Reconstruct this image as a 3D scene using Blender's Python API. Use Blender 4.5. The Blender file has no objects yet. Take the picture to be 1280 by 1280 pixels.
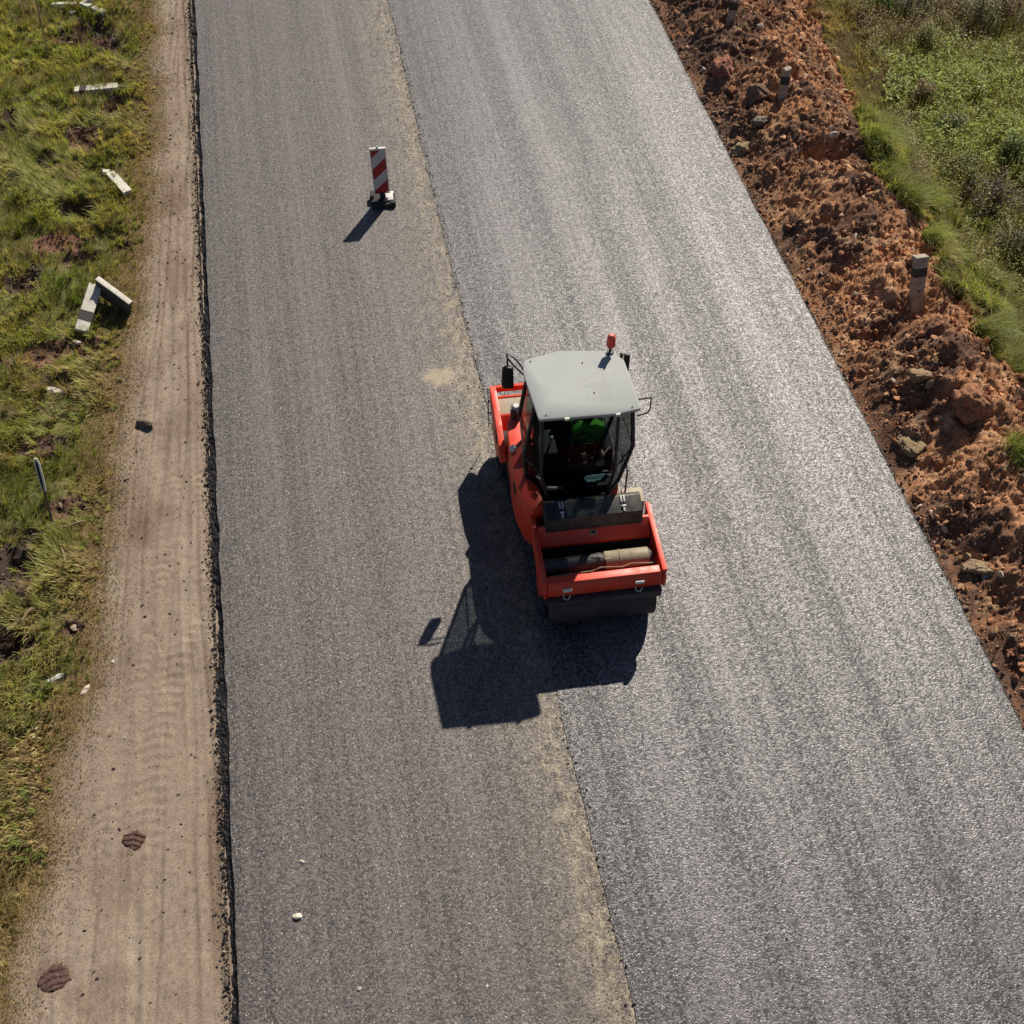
import bpy, bmesh, math, random
import numpy as np
from mathutils import Vector, Matrix, Quaternion
rng = np.random.default_rng(7); random.seed(7)
R = math.radians; PI = math.pi
scn = bpy.context.scene
col = scn.collection

# ------------------------------------------------------------------ camera frame (metres, road runs along +Y)
FPX = 1373.0; CAMH = 13.5
PITCH = math.atan2(1850, FPX); YAW = math.atan2(450, math.hypot(1850, FPX))
_fh = np.array([math.sin(YAW), math.cos(YAW), 0.0]); _r = np.array([math.cos(YAW), -math.sin(YAW), 0.0])
_z = np.array([0, 0, 1.0]); _F = _fh*math.cos(PITCH)-_z*math.sin(PITCH); _U = _fh*math.sin(PITCH)+_z*math.cos(PITCH)
def G(px, py, z=0.0):
    d = _r*(px-640)+_U*(640-py)+_F*FPX
    return np.array([0, 0, CAMH])+d*((z-CAMH)/d[2])

cam = bpy.data.cameras.new('camera'); co = bpy.data.objects.new('camera', cam); col.objects.link(co)
co.location = (0, 0, CAMH); co.rotation_euler = (PI/2-PITCH, 0, -YAW)
cam.sensor_width = 36; cam.lens = 36*FPX/1280; cam.clip_end = 2000; cam.clip_start = .1
scn.camera = co

# ------------------------------------------------------------------ light
AZ = R(35.0); EL = R(43.3)
w = bpy.data.worlds.new('World'); scn.world = w; w.use_nodes = True
nt = w.node_tree; bg = nt.nodes['Background']
sky = nt.nodes.new('ShaderNodeTexSky'); sky.sky_type = 'NISHITA'; sky.sun_disc = False
sky.sun_elevation = EL; sky.sun_rotation = AZ; sky.dust_density = 1.0; sky.altitude = 1500
nt.links.new(sky.outputs[0], bg.inputs[0]); bg.inputs[1].default_value = 0.05
sl = bpy.data.lights.new('sun', 'SUN'); sl.energy = 5.0; sl.angle = R(.55); sl.color = (1, .925, .80)
so = bpy.data.objects.new('sun', sl); col.objects.link(so); so.location = (20, 30, 40)
sd = Vector((math.sin(AZ)*math.cos(EL), math.cos(AZ)*math.cos(EL), math.sin(EL)))
so.rotation_euler = sd.to_track_quat('Z', 'Y').to_euler()
scn.view_settings.view_transform = 'Standard'; scn.view_settings.look = 'None'
scn.view_settings.exposure = 0.22; scn.view_settings.gamma = 1

# ------------------------------------------------------------------ noise
def _h(ix, iy, s):
    n = (ix.astype(np.int64)*374761393+iy.astype(np.int64)*668265263+s*1274126177) & 0xFFFFFFFF
    n = ((n ^ (n >> 13))*1103515245+12345) & 0xFFFFFFFF
    n = ((n ^ (n >> 15))*2246822519) & 0xFFFFFFFF
    return ((n ^ (n >> 13)) & 0xFFFFFF)/float(0xFFFFFF)
def vn(x, y, s=0):
    x = np.asarray(x, float); y = np.asarray(y, float)
    ix = np.floor(x); iy = np.floor(y); fx = x-ix; fy = y-iy
    fx = fx*fx*(3-2*fx); fy = fy*fy*(3-2*fy)
    a = _h(ix, iy, s); b = _h(ix+1, iy, s); c = _h(ix, iy+1, s); d = _h(ix+1, iy+1, s)
    return a+(b-a)*fx+(c-a)*fy+(a-b-c+d)*fx*fy
def fbm(x, y, sc, o=4, s=0, g=.5):
    t = 0; a = 1; n = 0; x = np.asarray(x, float)*sc; y = np.asarray(y, float)*sc
    for k in range(o):
        t = t+a*vn(x*(.8)+y*.6+k*17.3, y*.8-x*.6+k*9.1, s+k*31); n += a; a *= g; x = x*2.03; y = y*2.03
    return t/n
def ss(a, b, x): t = np.clip((np.asarray(x, float)-a)/(b-a), 0, 1); return t*t*(3-2*t)

# ------------------------------------------------------------------ terrain height
def wp(px, py, z=-.2): g = G(px, py, z); return g[0], g[1]
# bare / dug patches, plus grass hollows with shade painted as dark earth, in the left verge: px, py, radius x, radius y (m), depth, redness
PATCH = [(45, 560, .45, .22, .06, .2), (85, 640, .3, .2, .05, .5), (60, 200, .3, .25, .1, .1), (120, 95, .4, .15, .06, .4), (130, 60, .35, .3, .06, .1), (108, 42, .75, .62, .10, .1), (146, 130, .42, .38, .16, .2), (102, 172, .32, .5, .12, .4), (112, 185, .16, .14, .18, .1),
         (98, 262, .42, .34, .22, .1), (72, 300, .55, .32, .05, .9), (104, 322, .4, .22, .12, .3), (157, 309, .18, .1, .08, .2),
         (60, 442, .75, .32, .05, .6), (108, 438, .28, .3, .08, .7), (20, 712, .35, .55, .22, 0), (12, 808, .3, .25, .18, 0),
         (74, 478, .25, .2, .14, .1), (10, 150, .35, .5, .2, 0), (100, 50, .4, .2, .05, .8), (92, 790, .16, .12, .08, .3),
         (30, 350, .3, .35, .12, 0), (30, 662, .35, .12, .12, 0)]
PW = [wp(a, b)+(c, d, e, f) for a, b, c, d, e, f in PATCH]
def patchmask(x, y, grow=1.0):
    m = np.zeros(np.shape(x)); red = np.zeros(np.shape(x))
    nz = (fbm(x, y, 3.6, 5, 5, .7)-.5)*2.0-.12
    for cx, cy, a, b, dep, rd in PW:
        q = np.sqrt(((x-cx)/a)**2+((y-cy)/b)**2)+nz
        k = 1-ss(.75*grow, 1.15*grow, q); m = np.maximum(m, k); red = np.maximum(red, k*rd)
    return m, red
def edgeL(y):      # grass / dirt border on the left
    return np.interp(y, [2, 5.4, 8.1, 11, 14.2, 18.8, 26, 40], [-5.5, -4.78, -4.2, -4.02, -3.78, -3.42, -3.38, -3.4])+(fbm(y, y*0+3, 1.1, 4, 77)-.5)*.5
def edgeR(y):      # soil / vegetation border on the right
    return np.interp(y, [0, 9, 11.5, 13, 15, 17.5, 20, 23, 40], [11.4, 11.3, 10.85, 10.5, 10.75, 11.0, 11.65, 12.0, 12.3])+(fbm(y, y*0+8, .8, 3, 91)-.5)*.7
def ridge(y): return 9.75+(fbm(y, y*0+1.5, .35, 2, 12)-.5)*.9
TRK = [[(262, 560), (262, 680), (240, 760), (208, 860), (190, 960), (178, 1100)], [(222, 560), (212, 640), (200, 720), (175, 830), (140, 990), (120, 1100)]]
TRW = [np.array([wp(*p, -.12) for p in t]) for t in TRK]
RUT = [(-3.05, .010, .07, .022), (-3.55, .045, .09, .026), (-3.30, .055, .045, .018), (-4.0, .06, .05, .018), (-2.82, .0, .05, .018), (-3.75, .05, .04, .014), (-4.35, .07, .06, .018)]
def height(x, y):
    x = np.asarray(x, float); y = np.asarray(y, float)
    z = np.full(np.broadcast(x, y).shape, -.15); x = x+z*0; y = y+z*0
    # left shoulder and verge
    e = edgeL(y); L = x < -2.4
    zl = -.12+(fbm(x, y, 1.3, 3, 2)-.5)*.05+(fbm(x, y, 9, 3, 3)-.5)*.016*ss(.35, .7, fbm(x, y, .8, 2, 4))
    zl += -.010*np.abs(np.sin((x+y*.035)*9))*ss(.45, .6, fbm(x*3, y*.25, 1, 2, 6))
    for x0_, dr, wd_, dp in RUT:
        cx = x0_+dr*(y-8)+(fbm(y, y*0+x0_*7, .25, 2, 44)-.5)*.35; u = (x-cx)/wd_; zl += ss(.25, .5, fbm(y, y*0+x0_*3, .22, 2, 45))*dp*.45*(np.exp(-(np.abs(u)-1)**2*5)*.7-np.exp(-u*u*1.4))
    for k, T in enumerate(TRW):
        yy = np.clip(y, T[:, 1].min(), T[:, 1].max()); o = np.argsort(T[:, 1]); cx = np.interp(yy, T[o, 1], T[o, 0])
        u = (x-cx)/((.24 if k == 0 else .15)); m = (1-ss(.8, 1.05, np.abs(u)))*ss(T[:, 1].min()-.1, T[:, 1].min()+.6, y)*(1-ss(T[:, 1].max()-.6, T[:, 1].max()+.1, y))
        m = m*ss(.25, .45, fbm(x, y, 1.3, 2, 61))
        zl += m*(-.005+.0080*ss(-.3, .5, np.sin(y*2*PI/.15+np.abs(u)*2.6+1.5*fbm(x, y, 4, 2, 62))))
    gz = ss(0, .7, e-x)
    zl += gz*((fbm(x, y, 1.7, 4, 9)-.5)*.26+(fbm(x, y, 9, 2, 10)-.5)*.05)-.05*np.clip(e-x, 0, 6)
    pm, _ = patchmask(x, y)
    dep = np.zeros(z.shape)
    for cx, cy, a, b, d, f in PW:
        q = np.sqrt(((x-cx)/a)**2+((y-cy)/b)**2); dep = np.maximum(dep, d*(1-ss(.1, 1.1, q)))
    zl = zl-dep*1.2+pm*(fbm(x, y, 6, 4, 14)-.5)*.16
    z = np.where(L, zl, z)
    # right berm of dug soil
    rx = ridge(y); er = edgeR(y)
    up = ss(7.95, 9.5, x-(rx-9.75)); dn = 1-ss(0.1, 2.6, x-rx)
    lum = fbm(x, y, .9, 3, 21); rg = 1-np.abs(fbm(x, y, 2.1, 4, 22)*2-1)
    zr = -.03+up*(.62*(.45+.75*lum))*np.where(x > rx, dn, 1)+np.where(x > rx, -.55*(1-dn), 0)
    am = ss(8.0, 8.5, x)*(1-ss(-.1, .5, x-er))
    zr += am*((rg-.62)*.20+(fbm(x, y, 2.6, 4, 23, .6)-.5)*.42+(fbm(x, y, 9, 4, 27, .75)-.5)*.09+(fbm(x, y, 21, 2, 24, .6)-.5)*.06)
    zr += ss(0, .7, x-er)*(fbm(x, y, 1.2, 4, 26)-.5)*.35
    for px, py, rr, d in MND: q = np.hypot(x-px, (y-py)*.9)/rr; zr = zr+d*np.exp(-q*q*1.3)
    for px, py, rr, d in HOL:
        q = np.hypot(x-px, y-py)/rr; zr = zr-d*(1-ss(.3, 1.1, q))
    z = np.where(x > 7.8, zr, z)
    return z
MND = [(*G(1180, 440, .5)[:2], .95, .34), (*G(1235, 600, .4)[:2], .7, .20), (*G(1075, 255, .5)[:2], .8, .22), (*G(1010, 40, .4)[:2], .9, .25), (*G(960, 200, .3)[:2], .5, .16), (*G(1200, 500, .4)[:2], .30, .20), (*G(1130, 540, .2)[:2], .4, .10)]
HOL = [(*G(1030, 200, .3)[:2], .45, .22), (*G(1100, 420, .3)[:2], .5, .18), (*G(1190, 660, .3)[:2], .45, .2), (G(1143, 392, .3)[0]-.05, G(1143, 392, .3)[1], .45, .22), (G(970, 135, .25)[0], G(970, 135, .25)[1], .5, .2),
       (G(1200, 545, .3)[0], G(1200, 545, .3)[1], .5, .22), (G(905, 40, .25)[0], G(905, 40, .25)[1], .4, .12),
       (G(1180, 300, .3)[0]+2.6, G(1180, 300, .3)[1], .8, .25)]
def gp(px, py, dz=0.0):
    z = 0.0
    for _ in range(12):
        g = G(px, py, z+dz); z = .5*z+.5*float(height(g[0], g[1]))
    return Vector((g[0], g[1], z+dz))

# ------------------------------------------------------------------ materials
def mat(name, rgb=(.5, .5, .5), rough=.6, metal=0, spec=.5):
    m = bpy.data.materials.new(name); m.use_nodes = True
    b = m.node_tree.nodes['Principled BSDF']; b.inputs['Base Color'].default_value = (*rgb, 1)
    b.inputs['Roughness'].default_value = rough; b.inputs['Metallic'].default_value = metal
    b.inputs['Specular IOR Level'].default_value = spec
    return m
class N:
    def __init__(s, m): s.t = m.node_tree; s.b = s.t.nodes['Principled BSDF']; s.co = s.t.nodes.new('ShaderNodeTexCoord').outputs['Object']
    def new(s, k, **kw):
        n = s.t.nodes.new(k)
        for a, v in kw.items(): setattr(n, a, v)
        return n
    def ln(s, a, b): s.t.links.new(a, b)
    def mapc(s, sc, src=None, loc=(0, 0, 0)):
        n = s.new('ShaderNodeMapping'); n.inputs['Scale'].default_value = sc; n.inputs['Location'].default_value = loc
        s.ln(src or s.co, n.inputs[0]); return n.outputs[0]
    def noise(s, sc, det=3, src=None, rough=.5):
        n = s.new('ShaderNodeTexNoise'); n.inputs['Scale'].default_value = sc; n.inputs['Detail'].default_value = det
        n.inputs['Roughness'].default_value = rough; s.ln(src or s.co, n.inputs['Vector']); return n.outputs[0]
    def vor(s, sc, src=None):
        n = s.new('ShaderNodeTexVoronoi'); n.inputs['Scale'].default_value = sc; s.ln(src or s.co, n.inputs['Vector'])
        x = s.new('ShaderNodeSeparateColor'); s.ln(n.outputs['Color'], x.inputs[0]); return x.outputs[0], n.outputs['Distance']
    def ramp(s, f, st, interp='LINEAR'):
        n = s.new('ShaderNodeValToRGB'); r = n.color_ramp; r.interpolation = interp
        while len(r.elements) < len(st): r.elements.new(.5)
        for e, (p, c) in zip(r.elements, st):
            e.position = p; e.color = (c, c, c, 1) if isinstance(c, (int, float)) else (*c, 1)
        s.ln(f, n.inputs[0]); return n.outputs[0]
    def math(s, op, a, b=None, c=None, clamp=False):
        n = s.new('ShaderNodeMath', operation=op); n.use_clamp = clamp
        for i, v in enumerate((a, b, c)):
            if v is None: continue
            if isinstance(v, (int, float)): n.inputs[i].default_value = v
            else: s.ln(v, n.inputs[i])
        return n.outputs[0]
    def mix(s, f, a, b, bt='MIX'):
        n = s.new('ShaderNodeMix', data_type='RGBA', blend_type=bt)
        for i, v in ((0, f), (6, a), (7, b)):
            if isinstance(v, (int, float)): n.inputs[i].default_value = v if i == 0 else (v, v, v, 1)
            elif isinstance(v, tuple): n.inputs[i].default_value = (*v, 1)
            else: s.ln(v, n.inputs[i])
        return n.outputs[2]
    def bump(s, h, strength=.5, dist=.01):
        n = s.new('ShaderNodeBump'); n.inputs['Strength'].default_value = strength; n.inputs['Distance'].default_value = dist
        s.ln(h, n.inputs['Height']); s.ln(n.outputs[0], s.b.inputs['Normal'])
    def base(s, c): s.ln(c, s.b.inputs['Base Color'])
    def rough(s, c): s.ln(c, s.b.inputs['Roughness'])
    def sep(s, src=None):
        n = s.new('ShaderNodeSeparateXYZ'); s.ln(src or s.co, n.inputs[0]); return n.outputs

def wear(m, rgb, dust=(.30, .25, .19), amt=.35, sc=4, bump=.05):
    n = N(m); a = n.noise(sc, 6, rough=.65); b = n.noise(sc*9, 3)
    k = n.ramp(n.math('MULTIPLY', a, n.math('ADD', b, .5)), [(.45, 0), (.75, amt)])
    n.base(n.mix(k, rgb, dust)); r0 = m.node_tree.nodes['Principled BSDF'].inputs['Roughness'].default_value
    n.rough(n.math('ADD', n.math('MULTIPLY', k, .5), r0)); n.bump(b, bump, .004); return m
M = {}
M['red'] = wear(mat('red_paint', rough=.42), (.74, .042, .012), (.60, .19, .12), .45)
M['black'] = wear(mat('black_plastic', rough=.5), (.018, .018, .020), (.10, .09, .075), .35)
M['hood'] = wear(mat('hood_black', rough=.45), (.030, .030, .029), (.17, .14, .10), .55, 7)
M['roof'] = wear(mat('grey_roof', rough=.6, spec=.25), (.37, .385, .375), (.29, .28, .26), .25, 3, .02)
M['steel'] = wear(mat('drum_steel', rough=.5, metal=.0), (.020, .019, .020), (.08, .065, .05), .6, 5)
M['darksteel'] = wear(mat('dark_steel', rough=.5, metal=.3), (.05, .045, .045), (.15, .12, .10), .5, 8)
M['chrome'] = mat('bright_metal', (.62, .61, .58), .5, .35)
M['tan'] = wear(mat('tan_metal', rough=.6), (.30, .25, .165), (.20, .16, .11), .6, 6)
M['dust'] = wear(mat('dusty_sunlit_deck', rough=.8), (.46, .40, .30), (.3, .25, .2), .5, 8)
M['interior'] = mat('cab_interior', (.02, .02, .025), .7)
M['lens'] = mat('lamp_lens', (.75, .72, .65), .2)
M['beacon'] = mat('red_beacon_lens', (.62, .018, .010), .35)
M['beacontop'] = mat('beacon_cap', (.62, .10, .07), .5)
M['white'] = wear(mat('white_paint', rough=.6), (.62, .60, .55), (.3, .27, .22), .5, 6)
M['stripe'] = mat('red_stripe', (.36, .012, .020), .45)
M['board'] = wear(mat('reflective_white', rough=.5), (.55, .53, .50), (.4, .37, .33), .3, 5)
M['rubber'] = wear(mat('black_rubber', rough=.75), (.022, .021, .022), (.12, .10, .08), .4, 9)
M['concrete'] = wear(mat('whitewashed_concrete', rough=.85), (.66, .63, .55), (.34, .29, .22), .75, 9, .3)
M['greycon'] = wear(mat('bare_concrete', rough=.9), (.37, .32, .255), (.20, .135, .09), 1.0, 9, .5)
M['bandblack'] = wear(mat('black_band_paint', rough=.7), (.030, .028, .030), (.14, .12, .10), .35, 12)
M['shadecon'] = wear(mat('dirty_shaded_concrete', rough=.95), (.060, .052, .046), (.14, .11, .085), .6, 8, .4)  # dark tone paints in the propped post's shade along with its dirt
M['blade_black'] = mat('matt_black', (.012, .012, .014), .8, spec=.2)
M['wood'] = wear(mat('weathered_wood', rough=.85), (.30, .22, .13), (.16, .11, .07), .6, 14, .3)
M['vest'] = mat('green_vest', (.10, .46, .035), .85)
M['cloth'] = mat('dark_cloth', (.03, .035, .05), .9)
M['skin'] = mat('skin', (.42, .24, .17), .6)
M['hair'] = mat('hair', (.05, .03, .02), .8)
M['sticker'] = mat('green_sticker', (.20, .52, .42), .5)
M['stickertext'] = mat('sticker_ink', (.015, .05, .05), .5)
M['yellow'] = mat('badge_yellow', (.45, .30, .10), .5)
g = bpy.data.materials.new('tinted_glass'); g.use_nodes = True; t = g.node_tree; t.nodes.clear()
o = t.nodes.new('ShaderNodeOutputMaterial'); mx = t.nodes.new('ShaderNodeMixShader'); tr = t.nodes.new('ShaderNodeBsdfTransparent'); gl = t.nodes.new('ShaderNodeBsdfGlossy')
tr.inputs[0].default_value = (.60, .63, .63, 1); gl.inputs[0].default_value = (.6, .65, .68, 1); gl.inputs[1].default_value = .03
fr = t.nodes.new('ShaderNodeLayerWeight'); fr.inputs[0].default_value = .5; pw = t.nodes.new('ShaderNodeMath'); pw.operation = 'POWER'; pw.inputs[1].default_value = 5
ad = t.nodes.new('ShaderNodeMath'); ad.operation = 'MULTIPLY_ADD'; ad.inputs[1].default_value = .35; ad.inputs[2].default_value = .003
t.links.new(fr.outputs['Facing'], pw.inputs[0]); t.links.new(pw.outputs[0], ad.inputs[0]); t.links.new(ad.outputs[0], mx.inputs[0]); t.links.new(tr.outputs[0], mx.inputs[1]); t.links.new(gl.outputs[0], mx.inputs[2]); t.links.new(mx.outputs[0], o.inputs[0]); M['glass'] = g

def attr_mat(name, rough=.85, spec=.3, trans=0, nsc=0, nam=.3, bumpsc=0, bs=.5, bd=.01):
    m = mat(name, rough=rough, spec=spec); n = N(m); a = n.new('ShaderNodeAttribute', attribute_name='col').outputs[0]
    if nsc: a = n.mix(1, a, n.ramp(n.noise(nsc, 4, rough=.65), [(.3, 1-nam), (.7, 1+nam)]), 'MULTIPLY')
    n.base(a)
    if bumpsc: n.bump(n.noise(bumpsc, 4, rough=.7), bs, bd)
    if trans:
        tl = n.new('ShaderNodeBsdfTranslucent'); n.ln(n.mix(1, a, (1.25, 1.3, .6), 'MULTIPLY'), tl.inputs[0])
        mx = n.new('ShaderNodeMixShader'); mx.inputs[0].default_value = trans; out = [q for q in m.node_tree.nodes if q.type == 'OUTPUT_MATERIAL'][0]
        n.ln(n.b.outputs[0], mx.inputs[1]); n.ln(tl.outputs[0], mx.inputs[2]); n.ln(mx.outputs[0], out.inputs[0])
    return m
M['blade'] = attr_mat('grass_blade', .55, .35, .38)
M['clod'] = attr_mat('soil_clod', .95, .15, 0, 22, .45, 60, .7, .012)
M['ground'] = attr_mat('earth', .95, .12, 0, 42, .34, 70, .55, .012)

def asphalt(name, dark, light, stops, x0, x1, sc, contrast, rough, streak=.2, strip=False, lvk=.5, spec=.5, bmp=.5):
    m = mat(name, rough=rough, spec=spec); n = N(m)
    x, y, z = n.sep()
    wob = n.noise(.25, 2, n.mapc((1, .35, 1))); lf = n.noise(1, 3, n.mapc((3.2, .13, 1))); ls = n.noise(1, 3, None, .6) if False else n.noise(1, 3, n.mapc((12, .11, 1)))
    u = n.math('DIVIDE', n.math('ADD', n.math('SUBTRACT', x, x0), n.math('MULTIPLY', n.math('SUBTRACT', wob, .5), .16)), x1-x0)
    band = n.ramp(u, stops, 'CARDINAL')
    c1, d1 = n.vor(sc); c2, d2 = n.vor(sc*1.9); nz = n.noise(sc*.55, 3, rough=.7)
    sp = n.math('ADD', n.math('MULTIPLY', c1, .55), n.math('MULTIPLY', nz, .45))
    sp = n.math('ADD', n.math('MULTIPLY', sp, .8), n.math('MULTIPLY', c2, .2))
    patch = n.noise(.9, 4, n.mapc((2.2, .14, 1)), .6)
    lvl = n.math('ADD', n.math('MULTIPLY', n.math('SUBTRACT', band, .5), 1.0), n.math('ADD', n.math('MULTIPLY', n.math('SUBTRACT', lf, .5), streak*2), n.math('MULTIPLY', n.math('SUBTRACT', ls, .5), streak*6)))
    lvl = n.math('ADD', lvl, n.math('MULTIPLY', n.math('SUBTRACT', patch, .5), .25))
    f = n.math('ADD', n.math('MULTIPLY', n.math('SUBTRACT', sp, .5), contrast), n.math('ADD', n.math('MULTIPLY', lvl, lvk), .48), clamp=True)
    c = n.mix(f, dark, light)
    spark = n.ramp(c2, [(.988, 0), (.993, 1)]); c = n.mix(n.math('MULTIPLY', spark, .8), c, (.62, .58, .55))
    if strip:   # dusty tan strip beside the seam and a tan splash
        e = n.noise(2.2, 5, rough=.7); xx = n.math('ADD', x, n.math('MULTIPLY', n.math('SUBTRACT', e, .5), .55))
        k = n.ramp(n.math('DIVIDE', n.math('SUBTRACT', xx, .2), 1.8), [(.36, 0), (.55, .25), (.72, .40), (.85, 1.0), (.92, .65), (.96, 1.0)])
        rib = n.noise(1, 4, n.mapc((9, 4.5, 1)), .75); rib2 = n.ramp(rib, [(.36, 0), (.62, 1)])
        k2 = n.math('MULTIPLY', k, n.math('ADD', n.math('MULTIPLY', rib2, 1.0), n.math('MULTIPLY', n.ramp(n.noise(.9, 3), [(.35, 0), (.65, 1)]), .45)), clamp=True)
        tf = n.math('ADD', n.math('MULTIPLY', n.math('SUBTRACT', sp, .5), 1.3), n.math('ADD', n.math('MULTIPLY', rib2, .5), .25), clamp=True)
        tan = n.mix(tf, (.075, .056, .040), (.350, .290, .205)); c = n.mix(k2, c, tan)
        pass
        q = n.new('ShaderNodeVectorMath', operation='DISTANCE'); n.ln(n.mapc((1.25, 1.6, 1)), q.inputs[0]); g0 = G(552, 470); q.inputs[1].default_value = (g0[0]*1.25, g0[1]*1.6, 0)
        dd = n.math('ADD', q.outputs['Value'], n.math('MULTIPLY', n.math('SUBTRACT', n.noise(5, 5, rough=.7), .5), .9))
        s2 = n.ramp(dd, [(.22, .8), (.46, 0)]); c = n.mix(s2, c, (.36, .285, .19))
        q = n.new('ShaderNodeVectorMath', operation='DISTANCE'); n.ln(n.mapc((2.3, 1.0, 1)), q.inputs[0]); q.inputs[1].default_value = (1.47*2.3, 9.80, 0)
        dd = n.math('ADD', q.outputs['Value'], n.math('MULTIPLY', n.math('SUBTRACT', n.noise(7, 5, rough=.75), .5), .7))
        s3 = n.ramp(dd, [(.85, .45), (1.0, 0)]); c = n.mix(s3, c, n.mix(sp, (.02, .016, .018), (.08, .066, .066)))  # dark patch painted to fill out the shadow of the roller's rear frame
    n.base(c); n.rough(n.ramp(f, [(0, min(rough+.16, 1)), (1, rough-.10)]))
    hgt = n.math('ADD', n.math('MULTIPLY', c1, .6), n.math('MULTIPLY', n.math('SUBTRACT', 1, d1), .6)); n.bump(n.math('ADD', hgt, nz), bmp, .010)
    return m
def xs(v, a, b): return (v-a)/(b-a)
a, b = 1.9, 8.0
M['new_asphalt'] = asphalt('new_asphalt', (.007, .006, .008), (.176, .158, .164),
    [(0, .46), (xs(2.3, a, b), .32), (xs(2.95, a, b), .72), (xs(3.4, a, b), .66), (xs(3.85, a, b), .34), (xs(4.2, a, b), .84), (xs(4.7, a, b), .52), (xs(5.05, a, b), .26),
     (xs(5.5, a, b), .60), (xs(6.08, a, b), .24), (xs(6.6, a, b), .64), (xs(6.95, a, b), .68), (xs(7.4, a, b), .44), (xs(7.8, a, b), .46), (1, .2)], a, b, 44, 2.3, .46, .26, lvk=.56, spec=.66, bmp=.65)
a, b = -2.55, 1.95
M['old_asphalt'] = asphalt('old_asphalt', (.022, .018, .018), (.192, .163, .150),
    [(0, .25), (xs(-2.1, a, b), .36), (xs(-1.65, a, b), .55), (xs(-1.3, a, b), .36), (xs(-.7, a, b), .55), (xs(-.2, a, b), .36), (xs(.5, a, b), .6), (xs(1.0, a, b), .40), (1, .5)], a, b, 46, 1.75, .52, .20, True, lvk=.54, spec=.6)
m = mat('asphalt_edge', rough=.7); n = N(m); c1, d1 = n.vor(38); n.base(n.ramp(c1, [(.1, (.006, .005, .007)), (.85, (.018, .016, .018)), (1, (.10, .085, .07))])); n.bump(n.math('ADD', c1, n.noise(30, 4)), 1, .03); M['edge'] = m

# ------------------------------------------------------------------ object helpers
def tag(o, label=None, cat=None, group=None, kind=None):
    if label: o['label'] = label
    if cat: o['category'] = cat
    if group: o['group'] = group
    if kind: o['kind'] = kind
    return o
def empty(name, loc, label, cat, group=None, rz=0, quat=None):
    o = bpy.data.objects.new(name, None); col.objects.link(o); o.location = loc; o.empty_display_size = .1
    if quat is not None: o.rotation_mode = 'QUATERNION'; o.rotation_quaternion = quat
    else: o.rotation_euler = (0, 0, rz)
    return tag(o, label, cat, group)
def np_mesh(name, V, faces, m, colr=None, parent=None, smooth=False):
    """faces: list of (k, array[n,k])"""
    me = bpy.data.meshes.new(name); me.vertices.add(len(V)); me.vertices.foreach_set('co', np.asarray(V, np.float32).ravel())
    ls = []; st = []; s = 0
    for F in faces:
        k = F.shape[1]; ls.append(F.ravel()); st.append(s+np.arange(len(F))*k); s += F.size
    ls = np.concatenate(ls).astype(np.int32); st = np.concatenate(st).astype(np.int32)
    me.loops.add(len(ls)); me.loops.foreach_set('vertex_index', ls)
    me.polygons.add(len(st)); me.polygons.foreach_set('loop_start', st)
    me.polygons.foreach_set('use_smooth', np.full(len(st), bool(smooth)))
    me.update(calc_edges=True)
    if colr is not None:
        at = me.color_attributes.new('col', 'FLOAT_COLOR', 'POINT'); c = np.ones((len(V), 4), np.float32); c[:, :3] = colr; at.data.foreach_set('color', c.ravel())
    me.materials.append(m); o = bpy.data.objects.new(name, me); col.objects.link(o); o.parent = parent
    return o
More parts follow.
